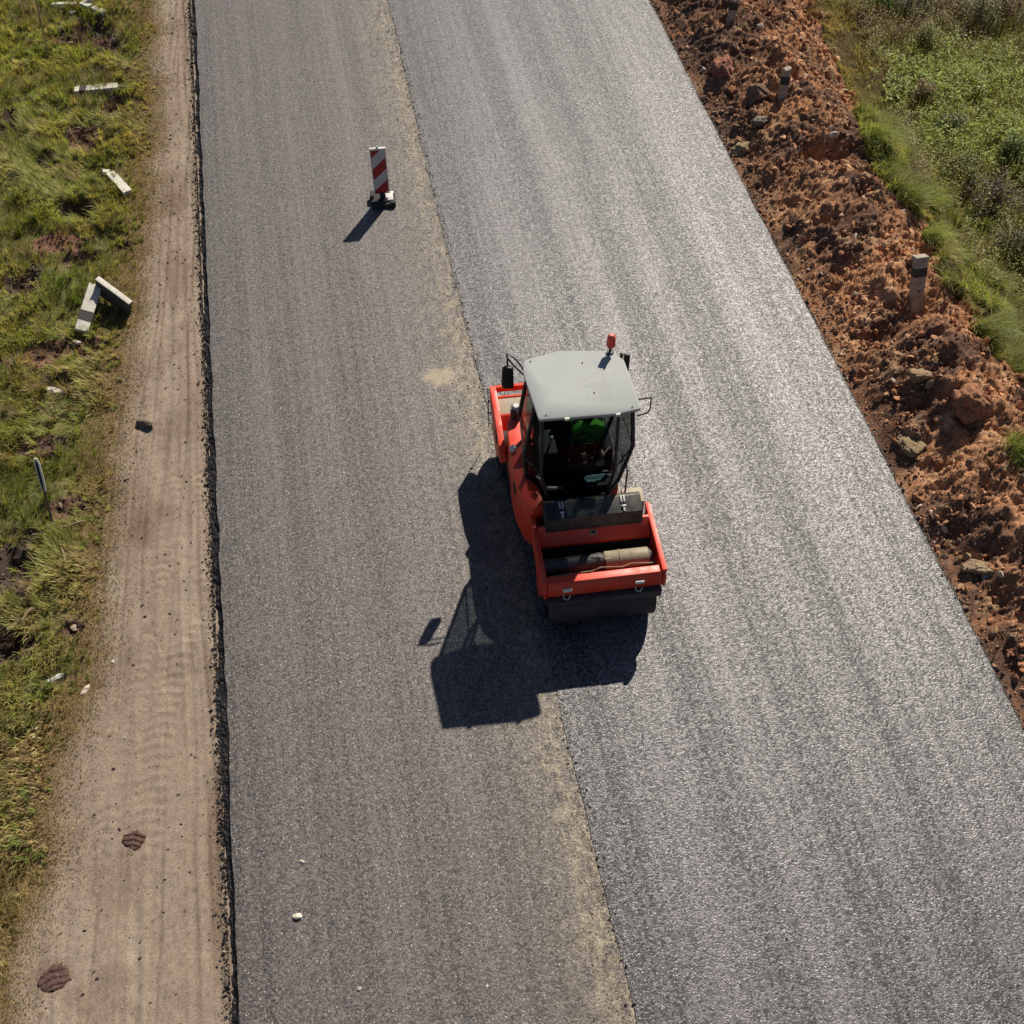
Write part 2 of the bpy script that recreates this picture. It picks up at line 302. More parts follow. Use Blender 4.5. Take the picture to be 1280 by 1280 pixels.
class B:
    def __init__(s): s.bm = bmesh.new()
    def _bev(s, vs, bev):
        if bev:
            es = list({e for v in vs for e in v.link_edges}); bmesh.ops.bevel(s.bm, geom=es, offset=bev, segments=2, affect='EDGES', profile=.6)
    def box(s, lo, hi, bev=.008, rot=None):
        lo = Vector(lo); hi = Vector(hi); c = (lo+hi)/2; d = hi-lo
        vs = bmesh.ops.create_cube(s.bm, size=1)['verts']; mt = Matrix.Translation(c)@(rot.to_4x4() if rot else Matrix())@Matrix.Diagonal((*d, 1))
        bmesh.ops.transform(s.bm, matrix=mt, verts=vs); s._bev(vs, bev); return s
    def cyl(s, p0, p1, r0, r1=None, seg=24, bev=0):
        p0 = Vector(p0); p1 = Vector(p1); r1 = r0 if r1 is None else r1; d = p1-p0
        vs = bmesh.ops.create_cone(s.bm, cap_ends=True, segments=seg, radius1=r0, radius2=r1, depth=d.length)['verts']
        bmesh.ops.transform(s.bm, matrix=Matrix.Translation((p0+p1)/2)@d.to_track_quat('Z', 'Y').to_matrix().to_4x4(), verts=vs)
        if bev: s._bev([v for v in vs], bev)
        return s
    def tube(s, pts, r, seg=8):
        P_ = [Vector(p) for p in pts]; rings = []
        for i, p in enumerate(P_):
            d = (P_[min(i+1, len(P_)-1)]-P_[max(i-1, 0)]).normalized(); a = d.orthogonal().normalized() if i == 0 else (rings[-1][1]-d*rings[-1][1].dot(d)).normalized()
            b_ = d.cross(a); rings.append(([s.bm.verts.new(p+(a*math.cos(t)+b_*math.sin(t))*r) for t in np.linspace(0, 2*PI, seg, endpoint=False)], a))
        for (A, _), (C, _) in zip(rings, rings[1:]):
            for k in range(seg): s.bm.faces.new((A[k], A[(k+1) % seg], C[(k+1) % seg], C[k]))
        s.bm.faces.new(rings[0][0][::-1]); s.bm.faces.new(rings[-1][0]); return s
    def prism(s, poly, ax, lo, hi, bev=.006):
        """poly: 2D outline; ax: axis extruded along ('x','y','z')"""
        def mk(p, t): return {'x': (t, p[0], p[1]), 'y': (p[0], t, p[1]), 'z': (p[0], p[1], t)}[ax]
        A = [s.bm.verts.new(mk(p, lo)) for p in poly]; C = [s.bm.verts.new(mk(p, hi)) for p in poly]; n = len(poly)
        s.bm.faces.new(A[::-1]); s.bm.faces.new(C)
        for k in range(n): s.bm.faces.new((A[k], A[(k+1) % n], C[(k+1) % n], C[k]))
        bmesh.ops.recalc_face_normals(s.bm, faces=list({f for v in A+C for f in v.link_faces})); s._bev(A+C, bev); return s
    def quad(s, *p): s.bm.faces.new([s.bm.verts.new(q) for q in p]); return s
    def ball(s, c, r, sub=2, sc=(1, 1, 1)):
        vs = bmesh.ops.create_icosphere(s.bm, subdivisions=sub, radius=r)['verts']; bmesh.ops.transform(s.bm, matrix=Matrix.Translation(c)@Matrix.Diagonal((*sc, 1)), verts=vs); return s
    def done(s, name, m, parent=None, smooth=True, loc=None):
        bmesh.ops.recalc_face_normals(s.bm, faces=s.bm.faces[:])
        me = bpy.data.meshes.new(name); s.bm.to_mesh(me); s.bm.free(); me.materials.append(m)
        if smooth:
            me.polygons.foreach_set('use_smooth', np.ones(len(me.polygons), bool)); me.set_sharp_from_angle(angle=R(32))
        o = bpy.data.objects.new(name, me); col.objects.link(o); o.parent = parent
        if loc is not None: o.location = loc
        return o

# ------------------------------------------------------------------ ground sheet
xsg = np.concatenate([[-400, -200, -80, -40, -20, -13], np.arange(-10, -5.2, .05), np.arange(-5.2, -2.4, .02), np.linspace(-2.3, 7.7, 8), np.arange(7.86, 12.6, .028), np.arange(12.6, 18.5, .08), [20, 24, 30, 45, 80, 200, 400]])
ysg = np.concatenate([[-300, -100, -40, -15, -6, -2, 0], np.arange(1, 29.5, .026), [30, 32, 35, 40, 50, 70, 120, 200, 400]])
X, Y = np.meshgrid(xsg, ysg); Z = height(X, Y)
def blend(a, b, k): return a*(1-k[..., None])+b*k[..., None]
def C3(*c): return np.array(c)
def ground_colour(X, Y):
    sh = C3(*X.shape)*0 if False else None
    f1 = fbm(X, Y, 1.1, 4, 40); f2 = fbm(X, Y, 14, 3, 41); f3 = fbm(X*2.5, Y*.35, 1, 3, 42)
    c = np.ones(X.shape+(3,))*C3(.272, .210, .160)
    c = blend(c, np.ones_like(c)*C3(.325, .262, .200), ss(.45, .75, f3)); c = blend(c, np.ones_like(c)*C3(.190, .138, .102), ss(.50, .72, f1)*.55)
    # damp stripes and spots on the dirt shoulder
    for px, py, rx, ry, k in [(215, 252, .3, .5, .55), (222, 345, .25, .9, .45), (175, 660, .28, .5, .55), (200, 640, .2, .2, .3), (60, 1223, .3, .2, .4), (268, 1080, .09, 1.3, .6), (275, 1010, .07, .9, .5), (268, 430, .1, 1.2, -.6), (240, 500, .2, .5, .2), (285, 1200, .05, .6, .4)]:
        cx, cy = wp(px, py, -.12); q = np.hypot((X-cx)/rx, (Y-cy)/ry)+(f1-.5)*.8; kk = (1-ss(.5, 1.2, q))*abs(k); c = blend(c, np.ones_like(c)*(C3(.125, .078, .052) if k > 0 else C3(.22, .19, .13)), kk)
    for x0_, dr, wd_, dp in RUT:
        cx = x0_+dr*(Y-8)+(fbm(Y, Y*0+x0_*7, .25, 2, 44)-.5)*.35; kk = np.exp(-((X-cx)/wd_)**2)*ss(.25, .5, fbm(Y, Y*0+x0_*3, .22, 2, 45))*.22*ss(.3, .6, fbm(X, Y*.3, 3, 2, 46)); c = blend(c, np.ones_like(c)*C3(.19, .135, .10), kk)
    c *= (.80+.40*f2)[..., None]
    e = edgeL(Y); gk = ss(-.15, .30, e-X+(f2-.5)*.35); under = blend(np.ones_like(c)*C3(.18, .125, .062), np.ones_like(c)*C3(.11, .112, .040), ss(.2, 1.2, e-X)*.9)
    c = blend(c, under, gk)
    pm, red = patchmask(X, Y); dirt = blend(np.ones_like(c)*C3(.075, .052, .042), np.ones_like(c)*C3(.18, .095, .062), np.clip(red*1.3, 0, 1)); c = blend(c, dirt*(.6+.8*f2)[..., None], pm*(X < -2.5))
    # right soil
    s = np.ones_like(c)*C3(.385, .195, .102); s = blend(s, np.ones_like(c)*C3(.105, .060, .044), ss(.42, .62, fbm(X, Y, 1.3, 4, 50))*.9)
    s = blend(s, np.ones_like(c)*C3(.50, .32, .185), ss(.60, .78, fbm(X, Y, 3.1, 4, 51))*.7)
    dk = (1-ss(.2, 1.6, X-8.0))*ss(13.5, 18.5, Y)+.4*(1-ss(.1, .5, X-7.95)); s = blend(s, np.ones_like(c)*C3(.085, .055, .045), np.clip(dk, 0, 1)*.55)  # shade of the road-facing slope painted into the soil colour
    s *= (.62+.76*f2)[..., None]
    er = edgeR(Y); k = ss(-.3, .35, X-er+(f1-.5)*.8); s = blend(s, np.ones_like(c)*C3(.085, .075, .032), k)
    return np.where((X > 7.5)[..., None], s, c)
GC = ground_colour(X, Y)
nx = len(xsg); ny = len(ysg); idx = np.arange(nx*ny).reshape(ny, nx)
Fq = np.stack([idx[:-1, :-1], idx[:-1, 1:], idx[1:, 1:], idx[1:, :-1]], -1).reshape(-1, 4)
o = np_mesh('ground', np.stack([X, Y, Z], -1).reshape(-1, 3), [Fq], M['ground'], GC.reshape(-1, 3), smooth=True); tag(o, kind='structure')

# ------------------------------------------------------------------ road layers
def strip_mesh(name, xl, xr, zt, m, skirtL, skirtR, kind='structure', nx=2):
    ys = np.concatenate([[-300, -100, -30, -5], np.arange(0, 31, .04), [34, 40, 60, 100, 400]])
    a = xl(ys) if callable(xl) else np.full(len(ys), xl); b = xr(ys) if callable(xr) else np.full(len(ys), xr)
    cols = []
    if skirtL: cols.append((a-skirtL(ys), -.3))
    cols += [(a, zt), (b, zt)]
    if skirtR: cols.append((b+skirtR(ys), -.3))
    V = np.stack([np.stack([c, ys, np.full(len(ys), z)], -1) for c, z in cols], 1).reshape(-1, 3); n = len(cols)
    i = np.arange(len(ys)*n).reshape(-1, n); Fq = np.stack([i[:-1, :-1], i[:-1, 1:], i[1:, 1:], i[1:, :-1]], -1).reshape(-1, 4)
    o = np_mesh(name, V, [Fq], m); return tag(o, kind=kind)
jag = lambda s, a, f: (lambda y: (fbm(y, y*0+s, f, 4, s)-.5)*a)
jl = jag(3, .07, 2.3); jc = jag(5, .12, 1.1); jr = jag(6, .05, 2.0)
strip_mesh('old_lane_road', lambda y: -2.50+jl(y), 1.97, .0, M['old_asphalt'], None, None)
strip_mesh('new_lane_road', lambda y: 1.92+jc(y), lambda y: 7.93+jr(y), .012, M['new_asphalt'], lambda y: .03+y*0, None)
# crumbly sloped edges of the asphalt layer
def edge_mesh(name, x0, sgn, wid, zt, seed, bottom):
    ys = np.arange(-1, 31, .022); us = np.linspace(0, 1, 8); U, YY = np.meshgrid(us, ys)
    wv = wid*(.45+1.1*fbm(YY, YY*0+seed, 1.6, 4, seed, .65)); XX = x0(YY)+sgn*U*wv+ (U > 0)*(fbm(YY, U*3, 12, 3, seed+1)-.5)*.05
    ZZ = zt+(bottom-zt)*U**.8+(U > 0)*(fbm(YY*1.0, U*2, 22, 3, seed+2)-.5)*.05
    i = np.arange(U.size).reshape(U.shape); Fq = np.stack([i[:-1, :-1], i[:-1, 1:], i[1:, 1:], i[1:, :-1]], -1).reshape(-1, 4)
    return tag(np_mesh(name, np.stack([XX, YY, ZZ], -1).reshape(-1, 3), [Fq], M['edge']), kind='structure')
edge_mesh('asphalt_edge_left', lambda y: -2.49+jl(y), -1, .185, -.001, 33, -.165)
edge_mesh('asphalt_edge_right', lambda y: 7.92+jr(y), 1, .10, .020, 35, -.10)

# ------------------------------------------------------------------ loose clods / crumbs (nobody could count them)
def ico(sub=1):
    bm = bmesh.new(); bmesh.ops.create_icosphere(bm, subdivisions=sub, radius=1); bm.verts.ensure_lookup_table()
    V = np.array([v.co[:] for v in bm.verts]); F = np.array([[v.index for v in f.verts] for f in bm.faces]); bm.free(); return V, F
IV, IF = ico(1)
def clods(name, P_, size, colr, m, flat=.5, kind='stuff'):
    n = len(P_); sc = size[:, None]*rng.uniform(.55, 1.25, (n, 3)); sc[:, 2] *= flat
    V = IV[None]*(1+rng.uniform(-.45, .35, (n, len(IV), 1))); V = V*sc[:, None]
    q = rng.normal(size=(n, 4)); q /= np.linalg.norm(q, axis=1)[:, None]; a, b, c, d = q.T
    Rm = np.stack([1-2*(c*c+d*d), 2*(b*c-a*d), 2*(b*d+a*c), 2*(b*c+a*d), 1-2*(b*b+d*d), 2*(c*d-a*b), 2*(b*d-a*c), 2*(c*d+a*b), 1-2*(b*b+c*c)], -1).reshape(n, 3, 3)
    V = np.einsum('nij,nkj->nki', Rm, V)+P_[:, None]
    F = IF[None]+(np.arange(n)*len(IV))[:, None, None]
    o = np_mesh(name, V.reshape(-1, 3), [F.reshape(-1, 3)], m, np.repeat(colr, len(IV), 0)); return tag(o, kind=kind)
def palette(n, cols, w): i = rng.choice(len(cols), n, p=np.array(w)/sum(w)); return np.array(cols)[i]*rng.uniform(.7, 1.35, (n, 1))
n = 95000; x = rng.uniform(7.98, 12.8, n); y = rng.uniform(3.5, 27, n)
keep = (x < edgeR(y)+.15+rng.exponential(.12, n))&(fbm(x, y, 2.6, 3, 70)+rng.uniform(-.25, .25, n)+.25*(x < 8.6) > .36); x = x[keep]; y = y[keep]; n = len(x)
s = np.clip(.0095*(rng.pareto(2.5, n)+1), .008, .075)*np.where(fbm(x, y, 1.1, 2, 71) > .5, 1.25, .9)
PCLR = [(.41, .195, .100), (.47, .265, .150), (.23, .112, .066), (.15, .095, .070), (.52, .42, .31), (.40, .29, .19)]
cc = palette(n, PCLR, [5, 3.5, 2.5, 1.5, .45, .9]); dk = np.clip((1-ss(.2, 1.7, x-8.0))*ss(13, 18.5, y), 0, 1)*.5; cc = cc*(1-dk[:, None])+np.array((.10, .066, .052))*dk[:, None]*rng.uniform(.5, 1.5, (n, 1))  # clods on that slope get the same painted shade
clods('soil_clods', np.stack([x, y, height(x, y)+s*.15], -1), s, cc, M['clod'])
n = 1500; x = rng.uniform(8.05, 12.3, n); y = rng.uniform(4, 26.5, n); k = (x < edgeR(y)-.05)&(fbm(x, y, 1.4, 3, 73)+rng.uniform(-.2, .2, n) > .5); x = x[k]; y = y[k]; n = len(x); s = rng.uniform(.035, .11, n)*rng.uniform(.6, 1.1, n)
clods('coarse_clods', np.stack([x, y, height(x, y)+s*.15], -1), s, palette(n, PCLR, [6, 3, 3, 1.5, .2, .6]), M['clod'], .6)
# crumbs in the dug patches on the verge
xs_, ys_ = [], []
for cx, cy, a, b, d, f in PW:
    k = int(1500*a*b)+30; t = rng.uniform(0, 2*PI, k); r = np.sqrt(rng.uniform(0, 1, k))*1.15; xs_.append(cx+a*r*np.cos(t)); ys_.append(cy+b*r*np.sin(t))
x = np.concatenate(xs_); y = np.concatenate(ys_); pm, red = patchmask(x, y); kk = pm > .3; x = x[kk]; y = y[kk]; red = red[kk]; n = len(x); s = np.clip(.012*(rng.pareto(2.6, n)+1), .01, .06)
clods('dug_earth_crumbs', np.stack([x, y, height(x, y)+s*.2], -1), s, palette(n, [(.07, .048, .038), (.11, .075, .055), (.15, .12, .095)], [4, 3, 1])*(1-red[:, None])+red[:, None]*palette(n, [(.20, .105, .070), (.13, .075, .055), (.26, .16, .11)], [2, 2, 1]), M['clod'])
# gravel on the dirt shoulder, and black crumbs at the foot of the layer
n = 5200; y = rng.uniform(2.5, 28, n); e = edgeL(y); x = -2.6-rng.beta(1.1, 1.1, n)*(-2.6-e+.3); s = np.clip(.006*(rng.pareto(2.6, n)+1), .005, .03)
clods('shoulder_gravel', np.stack([x, y, height(x, y)+s*.1], -1), s, palette(n, [(.24, .17, .115), (.13, .09, .065), (.42, .36, .28), (.07, .06, .06)], [5, 3, 1, 1]), M['clod'], .5)
n = 9000; y = rng.uniform(1.5, 28, n); x = -2.62-rng.exponential(.035, n); s = np.clip(.007*(rng.pareto(3, n)+1), .006, .028)
clods('asphalt_crumbs', np.stack([x, y, height(x, y)+.0+s*.3], -1), s, palette(n, [(.025, .022, .024), (.06, .05, .05), (.3, .25, .19)], [6, 2, .8]), M['clod'], .7)
n = 2600; y = rng.uniform(3, 27, n); x = 7.96+rng.normal(0, .05, n); s = np.clip(.007*(rng.pareto(3, n)+1), .006, .03)
clods('asphalt_edge_crumbs', np.stack([x, y, np.full(n, .005)], -1), s, palette(n, [(.03, .027, .027), (.30, .25, .19), (.5, .46, .4)], [4, 1.4, .5]), M['clod'], .7)
n = 900; x = rng.uniform(-2.3, 7.8, n); y = rng.uniform(1.5, 27, n); s = np.clip(.004*(rng.pareto(2.6, n)+1), .004, .014)
clods('loose_chippings', np.stack([x, y, np.where(x > 1.95, .012, 0)+s*.2], -1), s, palette(n, [(.30, .28, .26), (.05, .045, .045), (.5, .46, .4)], [3, 2, 1]), M['clod'], .6)
n = 2600; y = rng.uniform(1.5, 27, n); x = 1.93+rng.normal(0, .045, n); s = np.clip(.006*(rng.pareto(2.8, n)+1), .005, .022)
clods('joint_crumbs', np.stack([x, y, np.where(x > 1.92, .012, 0)+s*.2], -1), s, palette(n, [(.045, .04, .042), (.22, .18, .13), (.12, .11, .11)], [3, 2, 2]), M['clod'], .6)
# dusty grit on the seam strip
n = 9000; y = rng.uniform(1.5, 27, n); x = 1.9-rng.beta(1, 2.2, n)*.75; s = np.clip(.005*(rng.pareto(3, n)+1), .004, .014)
clods('seam_grit', np.stack([x, y, s*.15], -1), s, palette(n, [(.25, .20, .13), (.36, .30, .21), (.12, .095, .07)], [4, 2, 3]), M['clod'], .5)

# ------------------------------------------------------------------ grass
def blades(name, x, y, ln, wd, ang, lean, colr, z0=None, m=None, seg=3, droop=1.0):
    n = len(x); z0 = height(x, y)-.01 if z0 is None else z0
    d = np.stack([np.cos(ang), np.sin(ang), np.zeros(n)], -1); sv = np.stack([-np.sin(ang), np.cos(ang), np.zeros(n)], -1)
    tw = rng.uniform(-.8, .8, n); sv = sv*np.cos(tw)[:, None]+np.stack([np.zeros(n), np.zeros(n), np.ones(n)], -1)*np.sin(tw)[:, None]*.6
    P0 = np.stack([x, y, z0], -1); V = []; 
    p = P0.copy(); th = lean*.35
    ts = np.linspace(0, 1, seg+1); widths = np.interp(ts, [0, .35, 1], [.75, 1, 0])
    for k in range(seg+1):
        if k < seg: V += [p-sv*(wd*widths[k]*.5)[:, None], p+sv*(wd*widths[k]*.5)[:, None]]
        else: V += [p]
        th = lean*(.35+.9*droop*ts[k]); p = p+(d*np.sin(th)[:, None]+np.array([0, 0, 1.])*np.cos(th)[:, None])*(ln/seg)[:, None]
    V = np.stack(V, 1); nv = V.shape[1]; base = (np.arange(n)*nv)[:, None]
    Q = np.concatenate([base+np.array([[2*k, 2*k+1, 2*k+3, 2*k+2]]) for k in range(seg-1)]); T = base+np.array([[2*seg-2, 2*seg-1, 2*seg]])
    o = np_mesh(name, V.reshape(-1, 3), [Q, T], m or M['blade'], np.repeat(colr, nv, 0), smooth=True); return tag(o, kind='stuff')
def comb(x, y, sc, s, spread=.5): return (fbm(x, y, sc, 2, s)*2.6*PI+fbm(x, y, sc*3, 2, s+3)*1.2)+rng.normal(0, spread, len(x))
GREEN = np.array((.225, .238, .062)); OLIVE = np.array((.285, .258, .090)); STRAW = np.array((.40, .33, .155)); BROWN = np.array((.215, .145, .080)); DEEP = np.array((.110, .150, .040))
def gcol(x, y, wstraw, wbrown, s=0):
    dry = ss(.50, .66, fbm(x, y, .75, 3, 301))*.28+.22*(1-ss(5, 9.5, y))*(x < 0); wstraw = wstraw+dry*.6; wbrown = wbrown+dry*.7
    a = fbm(x, y, 1.4, 3, 80+s)[:, None]; b = fbm(x, y, .55, 3, 84+s)[:, None]
    c = OLIVE*(1-ss(.35, .6, a))+GREEN*ss(.35, .6, a); k = ss(.52, .7, b)*.7; c = c*(1-k)+DEEP*1.3*k
    r = rng.uniform(0, 1, len(x)); c = np.where((r < wstraw)[:, None], STRAW, np.where((r < wstraw+wbrown)[:, None], BROWN, c))
    return 1.45*c*rng.uniform(.65, 1.4, (len(x), 1))
n = 240000; y = rng.uniform(1.5, 28.5, n); e = edgeL(y); dx = rng.beta(1, 1.1, n)*6.2; x = e-dx+.12
pm, red = patchmask(x, y, .95); dens = fbm(x, y, 2.4, 3, 88)
keep = (rng.uniform(0, 1, n) > pm*.97)&(rng.uniform(0, 1, n) < ss(-.12, .55, e-x)*.85+.13)&(dens+rng.uniform(-.25, .25, n) > .36)
x = x[keep]; y = y[keep]; e = e[keep]; dens = dens[keep]; n = len(x); inn = ss(.1, 1.0, e-x)
# clumps: neighbouring blades share length and direction
ln = (.05+.22*inn*ss(.15, .8, fbm(x, y, 2.3, 2, 89)))*rng.uniform(.55, 1.3, n)
colr = gcol(x, y, .10+.22*(1-inn), .06+.55*(1-inn))
blades('verge_grass', x, y, ln, .0115+.006*rng.uniform(0, 1, n), comb(x, y, .8, 90, .55), np.clip(rng.normal(.95, .35, n), .15, 1.7)*(.8+.3*inn), colr)
# tufts: blades that spring from one root and fall outwards
nt_ = 7200; ty = rng.uniform(1.5, 28.5, nt_); te = edgeL(ty); tx = te-.15-rng.beta(1, 1.1, nt_)*6; pm, red = patchmask(tx, ty, .8)
k = (rng.uniform(0, 1, nt_) > pm*.85)&(fbm(tx, ty, 1.3, 3, 188)+rng.uniform(-.2, .2, nt_) > .40); tx = tx[k]; ty = ty[k]; te = te[k]; nt_ = len(tx)
i = np.repeat(np.arange(nt_), 26); n = len(i); a_ = comb(tx, ty, .8, 90, .5)[i]+rng.normal(0, .9, n); r_ = rng.uniform(0, .035, n); ins = ss(.1, 1.2, te-tx)[i]
tc = gcol(tx, ty, .10, .10, 3)[i]*.85*rng.uniform(.75, 1.3, (n, 1)); th_ = (rng.uniform(.6, 1.25, nt_)[i])*rng.uniform(.6, 1.2, n)
blades('grass_tufts', tx[i]+np.cos(a_)*r_, ty[i]+np.sin(a_)*r_, (.08+.21*ins)*th_, np.full(n, .0105), a_, np.clip(rng.normal(.95, .35, n), .1, 1.6), tc)
# drifts of dry trampled litter along the grass border
n = 42000; y = rng.uniform(1.5, 28, n); e = edgeL(y); x = e-rng.normal(.18, .26, n); 
blades('dry_litter', x, y, rng.uniform(.02, .06, n), np.full(n, .011), rng.uniform(0, 2*PI, n), rng.uniform(1.1, 1.7, n), palette(n, [(.27, .17, .075), (.38, .27, .12), (.14, .09, .045), (.19, .19, .05)], [4, 3, 3, 2]), seg=2)

# right side ------------------------------------------------------
def zone(x, y, px, py, rx, ry, z=.0, s=1, soft=.6):
    cx, cy = wp(px, py, z); q = np.hypot((x-cx)/rx, (y-cy)/ry)+(fbm(x, y, 1.3, 3, s)-.5)*1.0; return 1-ss(1-soft*.5, 1+soft*.5, q)
# low dry grass at the foot of the soil
n = 90000; y = rng.uniform(8, 28, n); e = edgeR(y); x = e-.25+rng.exponential(.75, n); k = (x < 18)&(fbm(x, y, 2.2, 3, 101)+rng.uniform(-.2, .2, n) > .36); x = x[k]; y = y[k]; n = len(x)
blades('dry_bank_grass', x, y, rng.uniform(.05, .19, n), np.full(n, .010), comb(x, y, .9, 102, .5), rng.uniform(.5, 1.5, n), gcol(x, y, .22, .34, 5)*np.array((.80, .78, .95)))
# long lush grass hanging over the back of the berm: ragged tufts
nt_ = 1500; ty = rng.uniform(9.0, 18.5, nt_); tx = edgeR(ty)-.35+rng.exponential(.65, nt_); k = (fbm(tx, ty, 1.7, 3, 104)+rng.uniform(-.08, .08, nt_) > .49)&(tx < 14); tx = tx[k]; ty = ty[k]; nt_ = len(tx)
i = np.repeat(np.arange(nt_), 46); n = len(i); ta = R(-70)+(fbm(tx, ty, 1.0, 3, 105)-.5)*4.5+rng.normal(0, .3, nt_); tl = rng.uniform(.16, .52, nt_)*(.6+.8*fbm(tx, ty, 1.8, 2, 106))
tcol = np.array((.27, .31, .082))*rng.uniform(.55, 1.35, (nt_, 1)); tcol = np.where((rng.uniform(0, 1, nt_) < .22)[:, None], np.array((.36, .32, .13)), tcol)
lc = tcol[i]*rng.uniform(.6, 1.4, (n, 1)); lc = np.where((rng.uniform(0, 1, n) < .10)[:, None], np.array((.50, .44, .20)), lc)
blades('long_bank_grass', tx[i]+rng.normal(0, .05, n), ty[i]+rng.normal(0, .05, n), tl[i]*rng.uniform(.6, 1.25, n), np.full(n, .012), ta[i]+rng.normal(0, .6, n), np.clip(rng.normal(1.15, .35, n), .2, 1.8), lc, seg=4)
gx, gy = G(1276, 572, .55)[:2]; n = 1500; x = gx+rng.normal(0, .16, n)+.1; y = gy+rng.normal(0, .16, n)
blades('bank_grass_tuft', x, y, rng.uniform(.12, .34, n), np.full(n, .012), rng.uniform(0, 2*PI, n), np.clip(rng.normal(.9, .35, n), .1, 1.7), np.array((.27, .31, .082))*rng.uniform(.5, 1.4, (n, 1)), seg=4)
# leafy weeds
def weeds(name, x, y, hgt, nl, lsz, colr, m=None, spread=.16, zlo=.15, z0=None):
    n = len(x); z0 = height(x, y) if z0 is None else z0; N_ = n*nl; i = np.repeat(np.arange(n), nl)
    t = rng.uniform(zlo, 1, N_)**.8; a = rng.uniform(0, 2*PI, N_); rad = spread*(hgt[i]/.5)*rng.uniform(.1, 1, N_)*(1.15-.5*t)
    c = np.stack([x[i]+np.cos(a)*rad, y[i]+np.sin(a)*rad, z0[i]+hgt[i]*t], -1)
    a2 = a+rng.normal(0, .8, N_); tilt = rng.normal(.25, .45, N_); d = np.stack([np.cos(a2)*np.cos(tilt), np.sin(a2)*np.cos(tilt), np.sin(tilt)], -1)
    sv = np.stack([-np.sin(a2), np.cos(a2), rng.normal(0, .35, N_)], -1); L = (lsz*rng.uniform(.6, 1.4, N_))[:, None]
    V = np.stack([c-d*L*.5, c+sv*L*.28, c+d*L*.6, c-sv*L*.28], 1).reshape(-1, 3)
    F = np.arange(N_*4).reshape(-1, 4); cl = np.repeat(colr[i]*rng.uniform(.65, 1.4, (N_, 1)), 4, 0)
    return V, F, cl
def weedstuff(name, *a, **k):
    V, F, c = weeds(name, *a, **k); return tag(np_mesh(name, V, [F], M['blade'], c), kind='stuff')
# bright clover-green patch
n = 16000; x = rng.uniform(11.3, 18, n); y = rng.uniform(13, 27, n)
zg = np.maximum(zone(x, y, 1240, 130, 1.9, 2.3, -.2, 111), zone(x, y, 1215, 95, 1.4, 1.6, -.2, 112)); k = rng.uniform(0, 1, n) < zg; xg = x[k]; yg = y[k]; n = len(xg)
weedstuff('green_weed_patch', xg, yg, rng.uniform(.12, .50, n)*(.4+1.3*fbm(xg, yg, 1.1, 3, 113)), 15, .052, np.array((.300, .340, .075))*rng.uniform(.7, 1.35, (n, 1)))
# general mixed weeds: olive and brown
zo = 1-zg[~k]; x = x[~k]; y = y[~k]; k = (x > edgeR(y)+.7)&(fbm(x, y, .9, 3, 115)+rng.uniform(-.15, .15, len(x)) > .42)&(rng.uniform(0, 1, len(x)) < .75); x = x[k]; y = y[k]; n = len(x)
br = ss(.45, .6, fbm(x, y, .7, 3, 116))[:, None]; c = np.array((.320, .305, .100))*(1-br)+np.array((.275, .195, .110))*br
weedstuff('mixed_weeds', x, y, rng.uniform(.15, .6, n)*(.5+fbm(x, y, .7, 2, 117)), 13, .040, c*rng.uniform(.7, 1.3, (n, 1)))
n = 26000; x = rng.uniform(11.6, 18.2, n); y = rng.uniform(8.5, 27.5, n); k = (x > edgeR(y)+.8)&(fbm(x, y, 1.2, 3, 119) > .40); x = x[k]; y = y[k]; n = len(x)
blades('tall_dry_stems', x, y, rng.uniform(.25, .75, n), np.full(n, .008), rng.uniform(0, 2*PI, n), rng.uniform(.1, .6, n), palette(n, [(.28, .21, .12), (.48, .40, .22), (.18, .21, .06), (.14, .09, .065)], [3, 2, 3, 3]))

# individual weed bushes
BUSH = [(1228, 36, .45, .95, (.20, .20, .09), 'olive tall weed bush between the two brown bushes at the top right'),
        (1192, 172, .30, .55, (.17, .19, .07), 'olive weed bush standing alone at the left side of the green weed patch'),
        (1262, 200, .40, .6, (.15, .20, .06), 'green weed bush at the right edge under the green weed patch'),
        (1150, 62, .38, .6, (.19, .21, .07), 'light olive weed bush just above the dry grass slope'),
        (1085, 14, .55, .75, (.14, .25, .05), 'bright green leafy bush at the top end of the soil bank'),
        (1125, 28, .50, .80, (.085, .10, .045), 'dark weed bush behind the bright green bush at the top'),
        (1185, 28, .60, .80, (.22, .18, .085), 'brownish weed bush above the bright green weed patch'),
        (1262, 26, .60, .95, (.16, .10, .065), 'dark reddish brown bush in the top right corner'),
        (1150, 128, .42, .5, (.22, .16, .08), 'small brown bush between dry grass and green weed patch'),
        (1235, 265, .65, .8, (.13, .09, .065), 'dark brown withered bush below the green weed patch'),
        (1262, 320, .50, .7, (.16, .15, .07), 'olive withered bush nearest the long lush grass'),
        (1200, 225, .42, .55, (.20, .20, .08), 'olive weed bush between green patch and dark withered bush')]
